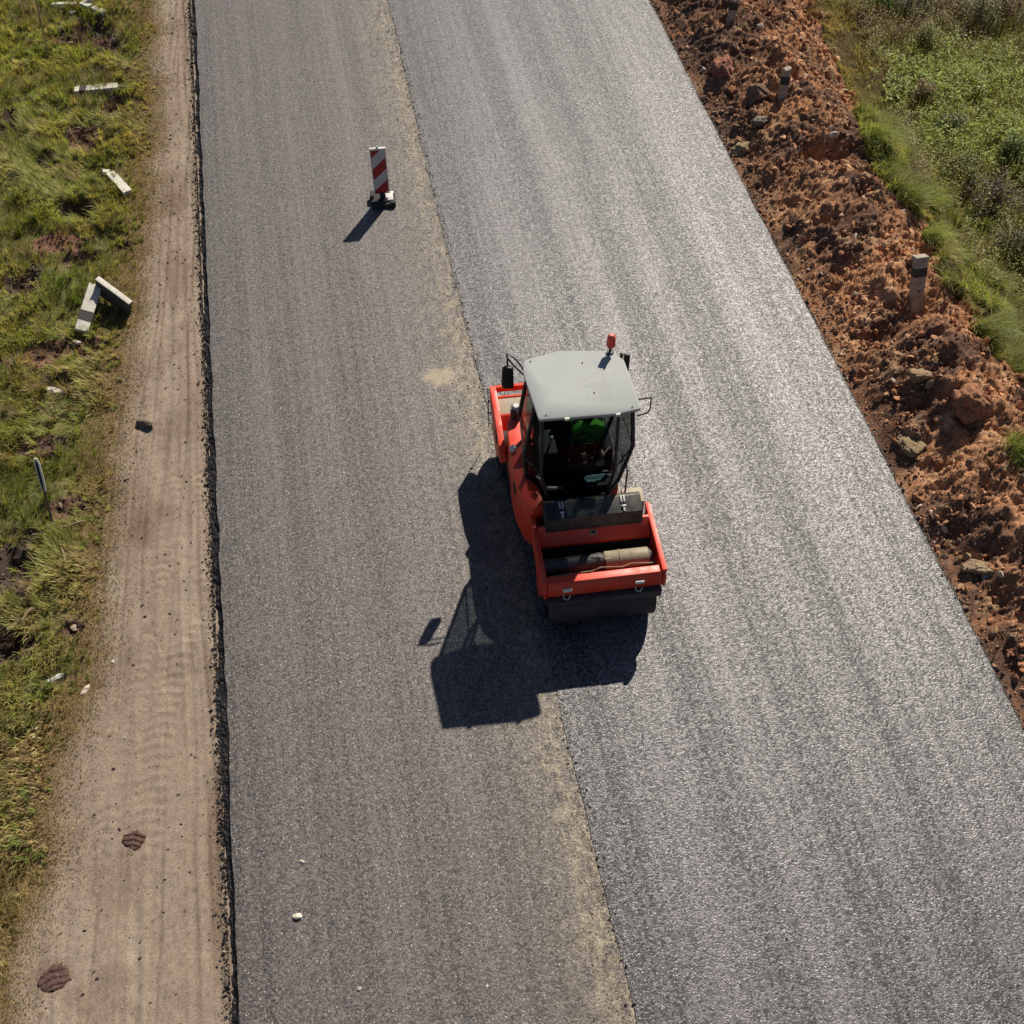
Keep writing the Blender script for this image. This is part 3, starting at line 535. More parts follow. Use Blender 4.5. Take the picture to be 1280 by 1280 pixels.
for px, py, rad, hh, c, lab in BUSH:
    p = gp(px, py, 0); nst = 34; t = empty('weed_bush', p, lab, 'bush', 'weed bushes beyond the soil bank')
    lo = rng.normal(0, rad*.42, (5, 2)); li_ = rng.integers(0, 5, nst); sx = lo[li_, 0]+rng.normal(0, rad*.18, nst); sy = lo[li_, 1]+rng.normal(0, rad*.18, nst); r = np.minimum(np.hypot(sx, sy), rad)
    hs = hh*rng.uniform(.45, 1.15, nst)*(1.1-.4*r/rad)
    V, F, cl = weeds('leaves', sx, sy, hs, 44, .050, np.tile(np.array(c), (nst, 1))*rng.uniform(.75, 1.3, (nst, 1)), spread=.17, z0=np.zeros(nst)); np_mesh('foliage', V, [F], M['blade'], cl, parent=t)
    bm = B()
    for k in range(nst): bm.tube([(sx[k]*.6, sy[k]*.6, -.03), (sx[k]*.9, sy[k]*.9, hs[k]*.5), (sx[k]*1.15, sy[k]*1.15, hs[k]*.97)], .006, 4)
    bm.done('stems', M['wood'], t)

# ------------------------------------------------------------------ rocks / lumps as things
def lump(name, p, sz, colr, label, cat, sub=3, rough=.35, rz=0, m=None, ang=.5, group=None):
    V, F = ico(sub); s_ = random.randint(0, 999)
    # facet the ball with random cutting planes, then roughen it
    rs = np.random.default_rng(s_); Nn = rs.normal(size=(9, 3)); Nn /= np.linalg.norm(Nn, axis=1)[:, None]; Dn = rs.uniform(.50, .85, 9)
    for nn, dn in zip(Nn, Dn):
        q = V@nn; V = V-np.where(q > dn, q-dn, 0)[:, None]*nn
    r = 1+rough*((fbm(V[:, 0]+V[:, 2]*.7+5, V[:, 1]-V[:, 2]*.6+5, 2.6, 5, s_, .65)-.5)*2)
    V = V*r[:, None]*1.15*np.array(sz)
    me_c = np.tile(np.array(colr), (len(V), 1))*(1+.6*(fbm(V[:, 0]*20, V[:, 1]*20+V[:, 2]*20, 1, 3, s_)-.5))[:, None]
    o = np_mesh(name, V, [F], m or M['clod'], me_c, smooth=sub > 3); o.location = p; o.rotation_euler = (0, 0, rz); return tag(o, label, cat, group)
def L(px, py, sz, c, lab, cat='soil clod', name='soil_clod', dz=.3, rz=0, sub=5, rough=.42, ang=.5, group=None):
    p = gp(px, py); p.z += sz[2]*dz; return lump(name, p, sz, c, lab, cat, sub, rough, rz, ang=ang, group=group)
L(905, 92, (.27, .24, .24), (.30, .135, .09), 'large reddish brown clod near the top edge of the new asphalt')
L(946, 122, (.30, .24, .20), (.20, .13, .09), 'grey brown clod beside the middle bollard on the soil bank', rz=.5)
L(1208, 512, (.30, .26, .26), (.30, .145, .085), 'big brown clod casting a deep shadow low on the soil bank', rz=.4)
L(955, 152, (.26, .12, .1), (.17, .15, .12), 'flat grey slab of earth below the middle bollard', rz=.3)
L(925, 188, (.28, .14, .09), (.27, .21, .13), 'flat tan slab of earth beside the new asphalt edge', rz=.2)
L(1150, 470, (.22, .13, .09), (.30, .21, .13), 'pale tan slab of earth left of the big shadowed clod')
L(1225, 712, (.22, .12, .09), (.30, .22, .14), 'tan flat clod at the lower right of the soil bank', rz=-.3)
L(1140, 560, (.24, .16, .08), (.28, .20, .12), 'tan crusty clod at the asphalt edge below the bank middle', rz=-.5)
L(1043, 170, (.13, .09, .09), (.46, .40, .33), 'pale block of broken concrete on the soil bank', 'rubble', 'rubble_block', sub=2, rough=.15, ang=1)
L(879, 87, (.07, .05, .05), (.55, .46, .42), 'small whitish stone left of the reddish clod', 'stone', 'stone', sub=2)
L(1128, 266, (.09, .05, .05), (.50, .38, .33), 'pale pinkish stone on the crest of the bank next to grass', 'stone', 'stone', sub=2)
L(1230, 712+10, (.05, .04, .03), (.5, .45, .4), 'small pale stone beside the tan flat clod', 'stone', 'stone', sub=2)
L(182, 532, (.155, .085, .07), (.155, .115, .09), 'lone dark angular stone lying on the dirt shoulder', 'stone', 'stone', rz=-.5, sub=2, rough=.25, ang=1, dz=.6)
L(95, 786, (.09, .06, .05), (.40, .33, .24), 'tan stone on dry grass below the wooden stick', 'stone', 'stone', sub=2)
L(67, 489, (.12, .08, .06), (.62, .58, .55), 'left of two white concrete chunks in the grass', 'rubble', 'concrete_chunk', sub=2)
L(81, 490, (.09, .07, .05), (.58, .54, .50), 'right of two white concrete chunks in the grass', 'rubble', 'concrete_chunk', sub=2)
L(95, 429, (.09, .06, .05), (.55, .47, .42), 'small pale lump just below the fallen white posts', 'rubble', 'concrete_chunk', sub=2)
L(90, 16, (.11, .07, .05), (.62, .56, .48), 'small white lump below the broken posts in the top left corner', 'rubble', 'concrete_chunk', sub=2)
L(88, 54, (.09, .04, .03), (.45, .36, .25), 'pale flake on reddish earth near the top left', 'rubble', 'concrete_chunk', sub=2)
L(71, 848, (.13, .045, .03), (.62, .63, .60), 'crumpled white scrap in the grass at left', 'litter', 'paper_scrap', sub=2, rough=.6, rz=.3)
L(107, 862, (.04, .10, .025), (.60, .50, .40), 'long pale bark like scrap at the edge of the dirt shoulder', 'litter', 'paper_scrap', sub=2, rough=.6, rz=-.5)
L(43, 911, (.05, .03, .03), (.55, .50, .38), 'upper of two small pale scraps in the lower left grass', 'litter', 'paper_scrap', sub=2, rough=.5)
L(40, 921, (.05, .03, .03), (.60, .55, .44), 'lower of two small pale scraps in the lower left grass', 'litter', 'paper_scrap', sub=2, rough=.5)
L(141, 827, (.03, .03, .02), (.68, .64, .58), 'tiny white pebble on the dirt shoulder edge', 'stone', 'pebble', sub=1)
def Lr(px, py, s, lab):
    g = G(px, py, 0); o = lump('pebble', (g[0], g[1], s*.3), (s, s*.75, s*.6), (.62, .57, .46), lab, 'stone', 2, .2); return o
Lr(372, 1146, .055, 'largest pale pebble on the old asphalt lane'); Lr(378, 1077, .035, 'pale pebble just above the largest one on the old lane')
Lr(449, 1236, .030, 'small pale pebble low on the old lane near the bottom edge'); Lr(200, 0, .001, 'x') if False else None
# cakes of tread-marked mud
def cake(px, py, r, lab, rz):
    p = gp(px, py); n = 46; u = np.linspace(-1, 1, n); A, Bv = np.meshgrid(u, u); q = np.hypot(A, Bv)+(fbm(A*2+px, Bv*2, 1, 3, px)-.5)*.5
    k = 1-ss(.75, .98, q); gz = (np.sin((Bv*13+np.abs(A)*3)) > -.1)*.012+.006+(fbm(A*8, Bv*8, 1, 3, 8)-.5)*.014
    V = np.stack([A*r, Bv*r*.9, k*gz-.012*(1-k)-.004], -1).reshape(-1, 3); i = np.arange(n*n).reshape(n, n); F = np.stack([i[:-1, :-1], i[:-1, 1:], i[1:, 1:], i[1:, :-1]], -1).reshape(-1, 4)
    F = F[(k.ravel()[F] > .02).any(1)]
    c = np.tile(np.array((.105, .062, .050)), (n*n, 1))*(.7+.6*fbm(A*6, Bv*6, 1, 3, 3)).ravel()[:, None]
    o = np_mesh('mud_cake', V, [F], M['clod'], c, smooth=True); o.location = p+Vector((0, 0, .012)); o.rotation_euler = (0, 0, rz); tag(o, lab, 'mud cake')
cake(168, 1050, .155, 'smaller round cake of tread marked dark mud on the dirt shoulder', -.3); cake(66, 1223, .185, 'larger dark mud cake at the bottom left corner of the shoulder', .2)

# ------------------------------------------------------------------ bollards (square concrete posts with a black band)
def post(p0, p1, lab, group, roll=0.0, w=.16, d=.13, band=(.72, .84), holes=(.35,), broken=False, bare=False, both=True, cap=False, name='concrete_bollard', m='concrete', lit=False):
    p0 = Vector(p0); p1 = Vector(p1); v = p1-p0; Ln = v.length; q = v.to_track_quat('Z', 'Y')@Quaternion((0, 0, 1), roll)
    t = empty(name, p0, lab, 'bollard', group, quat=q)
    b = B(); hw = w/2; hd = d/2; ch = .02; prof = [(-hw, -hd+ch), (-hw+ch, -hd), (hw-ch, -hd), (hw, -hd+ch), (hw, hd), (-hw, hd)]
    b.prism(prof, 'z', 0, Ln, 0)
    bmesh.ops.subdivide_edges(b.bm, edges=b.bm.edges[:], cuts=7, use_grid_fill=True); bmesh.ops.triangulate(b.bm, faces=b.bm.faces[:])
    sd0 = random.randint(0, 99)
    for vtx in b.bm.verts:
        q_ = float(fbm(vtx.co.x*14+vtx.co.y*9, vtx.co.z*9+sd0, 1, 3, sd0)); e_ = max(0, 1-min(vtx.co.z, Ln-vtx.co.z)/.09); k_ = (q_-.5)*.05+(-.16*max(0, q_-.48) if e_ > 0 else 0)*e_
        vtx.co.x *= 1+k_*2; vtx.co.y *= 1+k_*2; vtx.co.z += (Ln/2-vtx.co.z)/Ln*2*e_*max(0, q_-.5)*.22
    if cap: b.box((-hw-.012, -hd-.012, Ln*.93), (hw+.012, hd+.012, Ln*1.0+.004), .01)
    s_ = b.done('shaft', M[m], t)
    if lit: tb = B(); tb.box((-hw-.004, hd-.012, 0), (hw+.004, hd+.012, Ln), .006); tb.done('lit_whitewashed_edge', M['concrete'], t)  # pale strip paints the lit top edge against the dark shaded sides
    if band:
        bb = B(); a0, a1 = band; prof2 = [(x*1.05, y*1.06) for x, y in prof]; bb.prism(prof2, 'z', a0*Ln, a1*Ln, 0); bb.done('painted_band', M['bandblack'], t)
    for h in holes:
        hb = B(); hb.cyl((0, hd-.004, h*Ln), (0, hd+.004, h*Ln), .022, seg=12); hb.done('bolt_hole', M['bandblack'], t)
    if broken:
        c = B(); c.ball((.0, 0, -.07), .085, 2, (.7, .6, 1)); c.ball((.03, .01, -.17), .05, 2, (.7, .7, 1.3)); c.done('broken_end', M['greycon'], t)
        r = B(); r.tube([(-.03, 0, 0), (-.045, .01, -.12), (-.01, .03, -.24)], .006, 5); r.done('rebar', M['darksteel'], t); r = B(); r.tube([(.03, 0, 0), (.05, .01, -.14), (.03, -.03, -.27)], .006, 5); r.done('rebar', M['darksteel'], t)
    return t
gl_ = 'fallen concrete bollards on the left verge'; gr_ = 'concrete bollards on the soil bank'
post(gp(147, 107, .10), gp(93, 112, .12), 'fallen white bollard with black band and broken rebar end in the left grass', gl_, R(0), w=.19, band=(.72, .88), holes=(), broken=True)
b1 = gp(160, 240, .10); b2 = gp(138, 216, .10); post(b1, b2, 'short broken white bollard lying aslant in the left grass', gl_, 0, band=None, holes=(.9,), w=.17)
post(gp(137, 214, .06), gp(127, 213, .10), 'small broken head block beside the aslant bollard', gl_, 0, band=None, holes=(), w=.10, d=.10, name='broken_bollard_head')
post(gp(119, 353, .42), gp(101, 412, .12), 'fallen white bollard with grey band and bolt hole propped in the left grass', gl_, R(-24), band=(.60, .80), holes=(.35,), w=.22, d=.13)
post(gp(163, 385, .17), gp(121, 354, .42), 'bollard with shaded side leaning against the propped white bollard', gl_, R(0), band=None, holes=(), w=.09, d=.42, m='shadecon', lit=True)
post(gp(65, 5, .06), gp(96, 4, .08), 'white post lying flat at the top left edge of the photo', gl_, 0, band=None, holes=(), w=.11)
post(gp(131, 15, .08), gp(102, 3, .12), 'white broken post lying aslant in dark dug earth at the top left', gl_, 0, band=(.5, .6), holes=(), w=.14)
post(gp(104, 4, .12), gp(119, -9, .30), 'white broken post crossing the aslant one at the top edge', gl_, 0, band=None, holes=(), w=.12)
def upright(pxb, pyb, pxt, pyt, zt, lab, **k):
    b = gp(pxb, pyb); b.z -= .0; t = G(pxt, pyt, b.z+zt); v = Vector(t)-b; b2 = b-v.normalized()*.15; post(b2, t, lab, gr_, R(180)*0+k.pop('roll', 0), **k)
upright(1143, 386, 1151, 320, .88, 'leaning concrete bollard with crumbling dark head nearest the roller on the soil bank', band=(.68, .82), holes=(.45,), w=.21, d=.15, cap=True, m='greycon')
upright(977, 124, 984, 84, .62, 'middle concrete bollard leaning in the soil bank near the grey clod', band=(.58, .78), holes=(), w=.17, d=.15, m='greycon')
upright(914, 26, 919, -4, .55, 'farthest concrete bollard standing in the soil bank at the top edge', band=(.62, .86), holes=(), w=.19, d=.15, m='greycon')

# ------------------------------------------------------------------ marker posts and sticks on the verge
for ob in [q for q in bpy.data.objects if q.get('group') == gl_]: ob.location.z -= .045
b = gp(68, 663); t1 = Vector(G(45, 574, b.z+1.05)); v = t1-b; q = v.to_track_quat('Z', 'Y'); Ln = v.length
t = empty('marker_post', b, 'thin dark marker post with a white rimmed blade standing in the grass', 'marker post', quat=q)
B().cyl((0, 0, -.1), (0, 0, Ln*.62), .017, seg=8).done('pole', M['darksteel'], t)
B().prism([(-.020, Ln*.56), (.020, Ln*.56), (.028, Ln*.75), (.026, Ln*.94), (.012, Ln), (-.012, Ln), (-.026, Ln*.94), (-.028, Ln*.75)], 'x', -.012, .012, .003).done('blade', M['blade_black'], t)
pts = [(0, -.024, Ln*.56), (0, -.034, Ln*.75), (0, -.032, Ln*.94), (0, -.012, Ln*1.005), (0, .012, Ln*1.005), (0, .032, Ln*.94), (0, .034, Ln*.75), (0, .024, Ln*.56)]
rb = B(); rb.tube(pts, .017, 6); rb.done('rim', M['white'], t)
t.rotation_quaternion = q@Quaternion((0, 0, 1), R(70))
b = gp(61, 70); t1 = Vector(G(42, -14, b.z+1.4)); v = t1-b
t = empty('wooden_stake', b, 'thin wooden stake standing in the grass at the top left corner', 'stake', quat=v.to_track_quat('Z', 'Y'))
B().cyl((0, 0, -.1), (0, 0, v.length), .018, .014, seg=7).done('shaft', M['wood'], t)
def stick(a, bpt, r, lab):
    p = gp(*a, .08); q_ = gp(*bpt, .08); b = B(); n = 6; pts = [p.lerp(q_, k/n)+Vector((random.uniform(-.015, .015), random.uniform(-.015, .015), random.uniform(0, .02)))-p for k in range(n+1)]
    b.tube(pts, r, 6); o = b.done('stick', M['wood'], None); o.location = p; tag(o, lab, 'stick')
stick((40, 669), (107, 652), .017, 'long straw coloured stick lying across the foot of the marker post')
stick((10, 788), (41, 761), .026, 'grey wooden stick lying in the grass near the left edge')
stick((74, 678), (82, 700), .015, 'short pale twig just below the marker post')

# ------------------------------------------------------------------ striped warning board
g0 = G(479, 252, .0); bt = empty('warning_board', (g0[0], g0[1], .001), 'red and white striped warning board standing on the old lane', 'warning board', rz=R(-4))
W2 = .135; H0 = .20; H1 = 1.17
B().prism([(-W2, H0), (W2, H0), (W2, H1), (-W2, H1)], 'y', -.018, .018, .006).done('panel', M['board'], bt)
def clipstripe(z0, wv, sl):  # diagonal band rising to the right, clipped to the panel
    a = .008; xl = -W2+a; xr = W2-a; zb = H0+a; zt = H1-a
    poly = [(xl, z0), (xr, z0+sl), (xr, z0+sl+wv), (xl, z0+wv)]; out = []
    def clip(P_, f, zc):
        O = []
        for i in range(len(P_)):
            A = P_[i]; C_ = P_[(i+1) % len(P_)]; ia = f(A[1]); ic = f(C_[1])
            if ia: O.append(A)
            if ia != ic: tt = (zc-A[1])/(C_[1]-A[1]); O.append((A[0]+(C_[0]-A[0])*tt, zc))
        return O
    poly = clip(poly, lambda z: z >= zb, zb); poly = clip(poly, lambda z: z <= zt, zt) if poly else poly; return poly
for z0 in (-.165+H0, .315+H0, .80+H0):
    for side in (-1, 1):
        pl = clipstripe(z0, .24, .24)
        if len(pl) > 2:
            sb = B(); sb.prism(pl, 'y', side*.0185, side*.0205, 0); sb.done('red_stripe', M['stripe'], bt)
sb = B(); sb.box((-W2-.02, -.028, H1), (W2+.02, .028, H1+.035), .008); sb.box((-.02, -.012, H1+.035), (.02, .012, H1+.075), .006); sb.done('top_cap', M['white'], bt)
for u in (-W2-.012, W2): sb = B(); sb.box((u, -.024, H0), (u+.012, .024, H1), .003); sb.done('side_rim', M['white'], bt)
sb = B(); sb.box((-.22, -.20, 0), (.24, .24, .085), .02); sb.box((-.24, .0, .085), (-.17, .18, .15), .015); sb.box((.13, -.20, .085), (.24, -.13, .11), .008); fo = sb.done('base', M['rubber'], bt)
sb = B(); sb.box((.06, -.12, .086), (.20, .10, .125), .008); sb.box((.0, .10, .086), (.22, .18, .10), .004); sb.done('base_weight', M['white'], bt)
sb = B(); sb.box((-.05, -.03, .07), (.05, .03, H0+.03), .006); sb.done('socket', M['rubber'], bt)

# ------------------------------------------------------------------ THE ROLLER
RA = -R(3.3)
rr = empty('road_roller', (2.85, 9.3, .012), 'red tandem road roller with grey roofed glass cab working along the seam', 'road roller', rz=RA)
def part(b, name, m, parent=rr, smooth=True, label=None):
    o = b.done(name, M[m], parent, smooth)
    if label: o['label'] = label
    return o
# drums
def drum(cx0, cx1, cy, r, lab):
    b = B(); n = 72; prof = [(cx0+.10, r-.10), (cx0+.10, r-.035), (cx0, r-.035), (cx0, r-.012), (cx0+.012, r), (cx1-.012, r), (cx1, r-.012), (cx1, r-.035), (cx1-.10, r-.035), (cx1-.10, r-.10)]
    rings = [[b.bm.verts.new((x, cy+rad*math.cos(t), r+rad*math.sin(t))) for t in np.linspace(0, 2*PI, n, endpoint=False)] for x, rad in prof]
    for A, C_ in zip(rings, rings[1:]):
        for k in range(n): b.bm.faces.new((A[k], A[(k+1) % n], C_[(k+1) % n], C_[k]))
    b.bm.faces.new(rings[0][::-1]); b.bm.faces.new(rings[-1]); d = part(b, 'drum', 'steel', label=lab)
    for u0, u1 in ((cx0-.01, cx0+.12), (cx1-.12, cx1+.01)): h = B(); h.cyl((u0, cy, r), (u1, cy, r), .16, seg=24); part(h, 'hub', 'darksteel', d)
drum(-.745, .76, -1.345, .415, 'front drum'); drum(-1.06, .50, 1.40, .455, 'rear drum')
# front frame
sp = [(-.47, 1.16), (-1.60, 1.12), (-1.66, 1.06), (-1.68, .86), (-1.55, .80), (-1.45, .60), (-1.30, .34), (-1.12, .34), (-1.0, .62), (-.60, .70), (-.47, .75)]
for u in (-.82, .815):
    b = B(); b.prism(sp, 'x', u, u+.045, .008); sd_ = part(b, 'side_plate', 'red'); b = B(); b.box((u-.015, -1.62, 1.10), (u+.055, -.47, 1.168), .01); part(b, 'top_rail', 'red', sd_)
b = B(); b.prism([(-.70, 1.19), (-.735, 1.19), (-.91, .98), (-.91, .93), (-.70, .93)], 'x', -.76, .80, .008); part(b, 'crossbeam', 'red')
b = B(); b.prism([(-1.50, 1.12), (-1.61, 1.12), (-1.655, 1.06), (-1.675, .88), (-1.50, .88)], 'x', -.765, .805, .012); part(b, 'front_bar', 'red')
b = B(); b.box((-.77, -1.76, .845), (.80, -1.655, .865), .003); b.prism([(-1.66, .865), (-1.75, .855), (-1.76, .78), (-1.74, .70), (-1.66, .70)], 'x', -.765, .795, .005); part(b, 'bumper', 'darksteel')
for x0 in (-.50, .49):
    b = B(); b.box((x0-.062, -1.69, .985), (x0+.062, -1.66, 1.045), .008); lo = part(b, 'work_lamp', 'lens')
    h = B(); h.tube([(x0-.05, -1.68, .93), (x0-.055, -1.73, .90), (x0, -1.745, .885), (x0+.04, -1.71, .93)], .008, 6); part(h, 'tow_loop', 'chrome', lo)
b = B(); b.box((-.05, -.872, 1.087), (.05, -.792, 1.100), .003, Matrix.Rotation(R(50), 3, 'X')); bo = part(b, 'badge', 'yellow'); b = B(); b.box((-.034, -.860, 1.093), (.034, -.812, 1.106), .002, Matrix.Rotation(R(50), 3, 'X')); part(b, 'badge_plate', 'black', bo)
# spray bar, added light-blocking plates over the front drum
b = B(); b.cyl((-.77, -1.235, .965), (.07, -1.235, .965), .112, seg=32); b.cyl((-.02, -1.235, .965), (.05, -1.235, .965), .118, seg=32); part(b, 'roller_pipe', 'darksteel')
b = B(); b.cyl((.09, -1.235, .965), (.70, -1.235, .965), .128, seg=36, bev=.012); b.box((.075, -1.30, .86), (.17, -1.17, 1.085), .02); tk = part(b, 'tan_cylinder', 'tan')
b = B(); b.cyl((.285, -1.235, .965), (.305, -1.235, .965), .136, seg=36); part(b, 'clamp', 'tan', tk)
b = B(); b.cyl((.70, -1.235, .965), (.755, -1.235, .965), .105, .085, seg=28); part(b, 'end_cap', 'darksteel', tk)
b = B(); b.box((-.772, -.90, .34), (.812, -.86, .99), .004); b.box((-.772, -.86, .80), (.812, -.50, .84), .004); part(b, 'dark_gap_plate', 'interior')  # added dark sheet: fills the shaded gap and stops light leaking through
b = B(); b.box((-.74, -1.60, .775), (.755, -1.575, .90), .003); part(b, 'light_block_plate', 'darksteel')  # added strip closing a slit of sunlight between bar and drum
b = B(); b.tube([(-.70, -1.44, 1.03), (-.12, -1.43, 1.04), (.0, -1.42, 1.09), (.30, -1.43, 1.06), (.42, -1.41, 1.09), (.72, -1.42, 1.06)], .009, 6); part(b, 'hose', 'tan')
# engine hood (black lid) with two latches
b = B(); b.prism([(-.44, 1.40), (-.50, 1.43), (-.74, 1.355), (-.785, 1.19), (-.785, 1.06), (-.44, 1.06)], 'x', -.66, .70, .015); hd = part(b, 'engine_hood', 'hood')
for x0 in (-.42, .44):
    b = B(); rx = Matrix.Rotation(R(17), 3, 'X'); b.box((x0-.03, -.60, 1.408), (x0-.008, -.50, 1.432), .003, rx); b.box((x0+.010, -.60, 1.408), (x0+.032, -.50, 1.432), .003, rx)
    b.box((x0-.03, -.67, 1.392), (x0+.032, -.65, 1.412), .003, rx); b.box((x0-.012, -.73, 1.372), (x0+.014, -.64, 1.394), .003, rx); part(b, 'latch', 'chrome', hd)
b = B()
for k in range(5): b.box((-.63, -.76+k*.05, 1.355+k*.014), (-.50, -.742+k*.05, 1.372+k*.014), .002)
part(b, 'vent', 'black', hd)
# hull under the cab
b = B(); b.prism([(-.95, 1.1), (-.97, .9), (-.985, .25), (-.97, -.05), (-.90, -.36), (-.80, -.50), (-.64, -.50), (-.64, 1.20), (-.90, 1.20)], 'z', .42, 1.36, .05); hl = part(b, 'side_panel', 'red'); b = B()
b.prism([(-.66, 1.35), (-.66, -.44), (.42, -.44), (.50, -.05), (.50, 1.35)], 'z', .40, 1.17, .02); hull = part(b, 'hull', 'red')
b = B(); b.box((-.99, -.02, 1.05), (-.955, .12, 1.22), .01); part(b, 'recess', 'black', hl)
b = B(); b.box((-.992, .45, .55), (-.965, 1.25, .66), .006); part(b, 'step', 'black', hl)
b = B(); b.box((.51, -.46, .9), (.80, -.20, 1.185), .015); part(b, 'side_deck', 'dust')
for k in range(3): b = B(); b.box((.30+k*.08, -.40, 1.178), (.335+k*.08, -.28, 1.19), .003, Matrix.Rotation(R(-35), 3, 'Z')); part(b, 'sun_strip', 'dust')  # pale strips stand in for diagonal bands of sunlight
b = B(); b.tube([(.56, -.25, 1.18), (.56, -.22, 1.62), (.55, .05, 1.66), (.55, .08, 1.2)], .014, 8); part(b, 'grab_rail', 'black')
# articulation under the cab
b = B(); b.box((-.35, .9, .45), (.2, 1.0, .75), .02); part(b, 'articulation', 'darksteel')
# rear frame
xl, xr_ = -1.075, .555
sp = [(2.06, 1.14), (1.95, 1.165), (1.75, 1.16), (1.60, 1.13), (1.50, 1.06), (1.30, .88), (1.12, .72), (1.10, .60), (1.30, .40), (1.60, .40), (1.80, .62), (2.06, .80)]
sp = [(2.06, 1.14), (1.92, 1.17), (1.65, 1.165), (1.25, 1.13), (.92, 1.06), (.80, .92), (.80, .80), (1.0, .74), (1.30, .40), (1.60, .40), (1.80, .62), (2.06, .80)]
for u, u1 in ((xl-.02, xl+.075), (xr_-.10, xr_)): b = B(); b.prism(sp, 'x', u, u1, .015); part(b, 'rear_side_plate', 'red')
b = B(); b.box((xl+.04, 2.0, 1.04), (xr_-.04, 2.055, 1.145), .012); part(b, 'rear_beam', 'red')
b = B(); b.box((xl+.04, 1.84, .98), (xr_-.04, 1.875, 1.10), .008); part(b, 'rear_beam', 'red')
b = B(); b.prism([(1.80, 1.11), (1.52, 1.07), (1.52, .99), (1.80, .99)], 'x', xl+.07, xr_-.09, .008); part(b, 'rear_deck', 'dust')
b = B(); b.prism([(1.52, 1.075), (1.49, 1.06), (1.16, .74), (1.16, .66), (1.22, .66), (1.52, .96)], 'x', xl+.07, xr_-.09, .01); part(b, 'rear_panel', 'red')
b = B(); b.box((xl-.032, 1.14, .84), (xl-.015, 1.30, 1.0), .01); part(b, 'rear_reflector', 'darksteel')
b = B(); b.tube([(xl-.05, 1.99, 1.16), (xl-.05, 1.985, .30)], .007, 6); b.ball((xl-.05, 1.985, .62), .020, 2); part(b, 'marker_rod', 'black')
b = B(); b.cyl((-.80, 1.20, .95), (-.80, 1.20, 1.55), .085, seg=20, bev=0); ex = part(b, 'air_filter', 'black'); b = B(); b.cyl((-.80, 1.20, 1.55), (-.80, 1.20, 1.60), .06, .045, seg=18); part(b, 'filter_cap', 'white', ex)
b = B(); b.ball((-.93, .56, 1.40), .055, 2, (1, 1.1, .9)); part(b, 'side_lamp', 'chrome')
# cab -------------------------------------------------------------
S = {2.88: [(-.66, -.22), (.34, -.22), (.57, .02), (.53, .56), (.38, .78), (-.26, .82), (-.70, .70), (-.72, .02)],
     1.80: [(-.66, -.30), (.36, -.30), (.68, .06), (.62, .85), (.40, 1.02), (-.35, 1.02), (-.80, .85), (-.85, .05)],
     1.24: [(-.56, -.33), (.28, -.33), (.50, -.06), (.44, .75), (.3, .95), (-.3, .95), (-.66, .78), (-.80, .04)]}
zs = [2.88, 1.80, 1.24]
cabp = B()
for k in range(8):
    cabp.tube([(*S[z][k], z) for z in zs], .030 if k in (2, 6, 7, 3) else .024, 8)
for z in (2.88, 1.24):
    for k in range(8): cabp.tube([(*S[z][k], z), (*S[z][(k+1) % 8], z)], .032, 8)
for k in (1, 2, 6, 7): cabp.tube([(*S[1.8][k], 1.8), (*S[1.8][(k+1) % 8], 1.8)], .012, 6)
cabo = part(cabp, 'cab_frame', 'black')
for k in range(8):
    for z0, z1 in ((2.88, 1.80), (1.80, 1.24)):
        a0 = S[z0][k]; a1 = S[z0][(k+1) % 8]; c0 = S[z1][k]; c1 = S[z1][(k+1) % 8]
        gb = B(); gb.quad((*a0, z0), (*a1, z0), (*c1, z1), (*c0, z1)); go = part(gb, 'window', 'glass', smooth=False)
        sm = go.modifiers.new('thickness', 'SOLIDIFY'); sm.thickness = .005
# floor, lower skirts and dashboard inside
b = B(); b.prism([(-.50, -.24), (.20, -.24), (.42, .02), (.40, .72), (.28, .9), (-.28, .9), (-.62, .74), (-.74, .12)], 'z', 1.185, 1.25, .005); part(b, 'cab_floor', 'interior')
b = B(); b.box((-.60, .80, 1.25), (.44, .86, 2.02), .02); part(b, 'rear_bulkhead', 'interior')
b = B(); b.prism([(-.56, -.30), (.27, -.30), (.47, -.04), (.42, -.02), (.25, -.24), (-.54, -.24), (-.74, .05), (-.78, .03)], 'z', 1.26, 1.44, .005); part(b, 'kick_panel', 'interior')
b = B(); b.box((-.12, -.12, 1.25), (.12, .02, 1.62), .03); b.box((-.26, -.15, 1.60), (.24, .03, 1.70), .03); dsh = part(b, 'dashboard', 'interior')
b = B(); 
pts = [(.0+.17*math.cos(t), .12+.15*math.sin(t), 1.86+.06*math.sin(t)) for t in np.linspace(0, 2*PI, 22)]; b.tube(pts, .014, 6); b.tube([(0, .0, 1.66), (0, .10, 1.85)], .025, 8); b.tube([(-.16, .12, 1.86), (.16, .12, 1.86)], .012, 6); part(b, 'steering_wheel', 'black')
b = B(); b.box((-.25, .35, 1.50), (.27, .80, 1.60), .04); b.box((-.23, .72, 1.60), (.25, .84, 2.15), .04); b.box((-.1, .5, 1.25), (.12, .7, 1.5), .02); part(b, 'seat', 'interior')
b = B(); b.box((.30, .1, 1.25), (.42, .75, 1.72), .03); part(b, 'side_console', 'interior')
b = B(); b.box((-.62, .12, 1.25), (-.36, .78, 1.74), .03); part(b, 'side_console', 'interior')
b = B(); b.tube([(-.45, .3, 1.72), (-.44, .24, 1.92)], .015, 6); b.ball((-.44, .24, 1.93), .03, 2); part(b, 'control_lever', 'chrome')
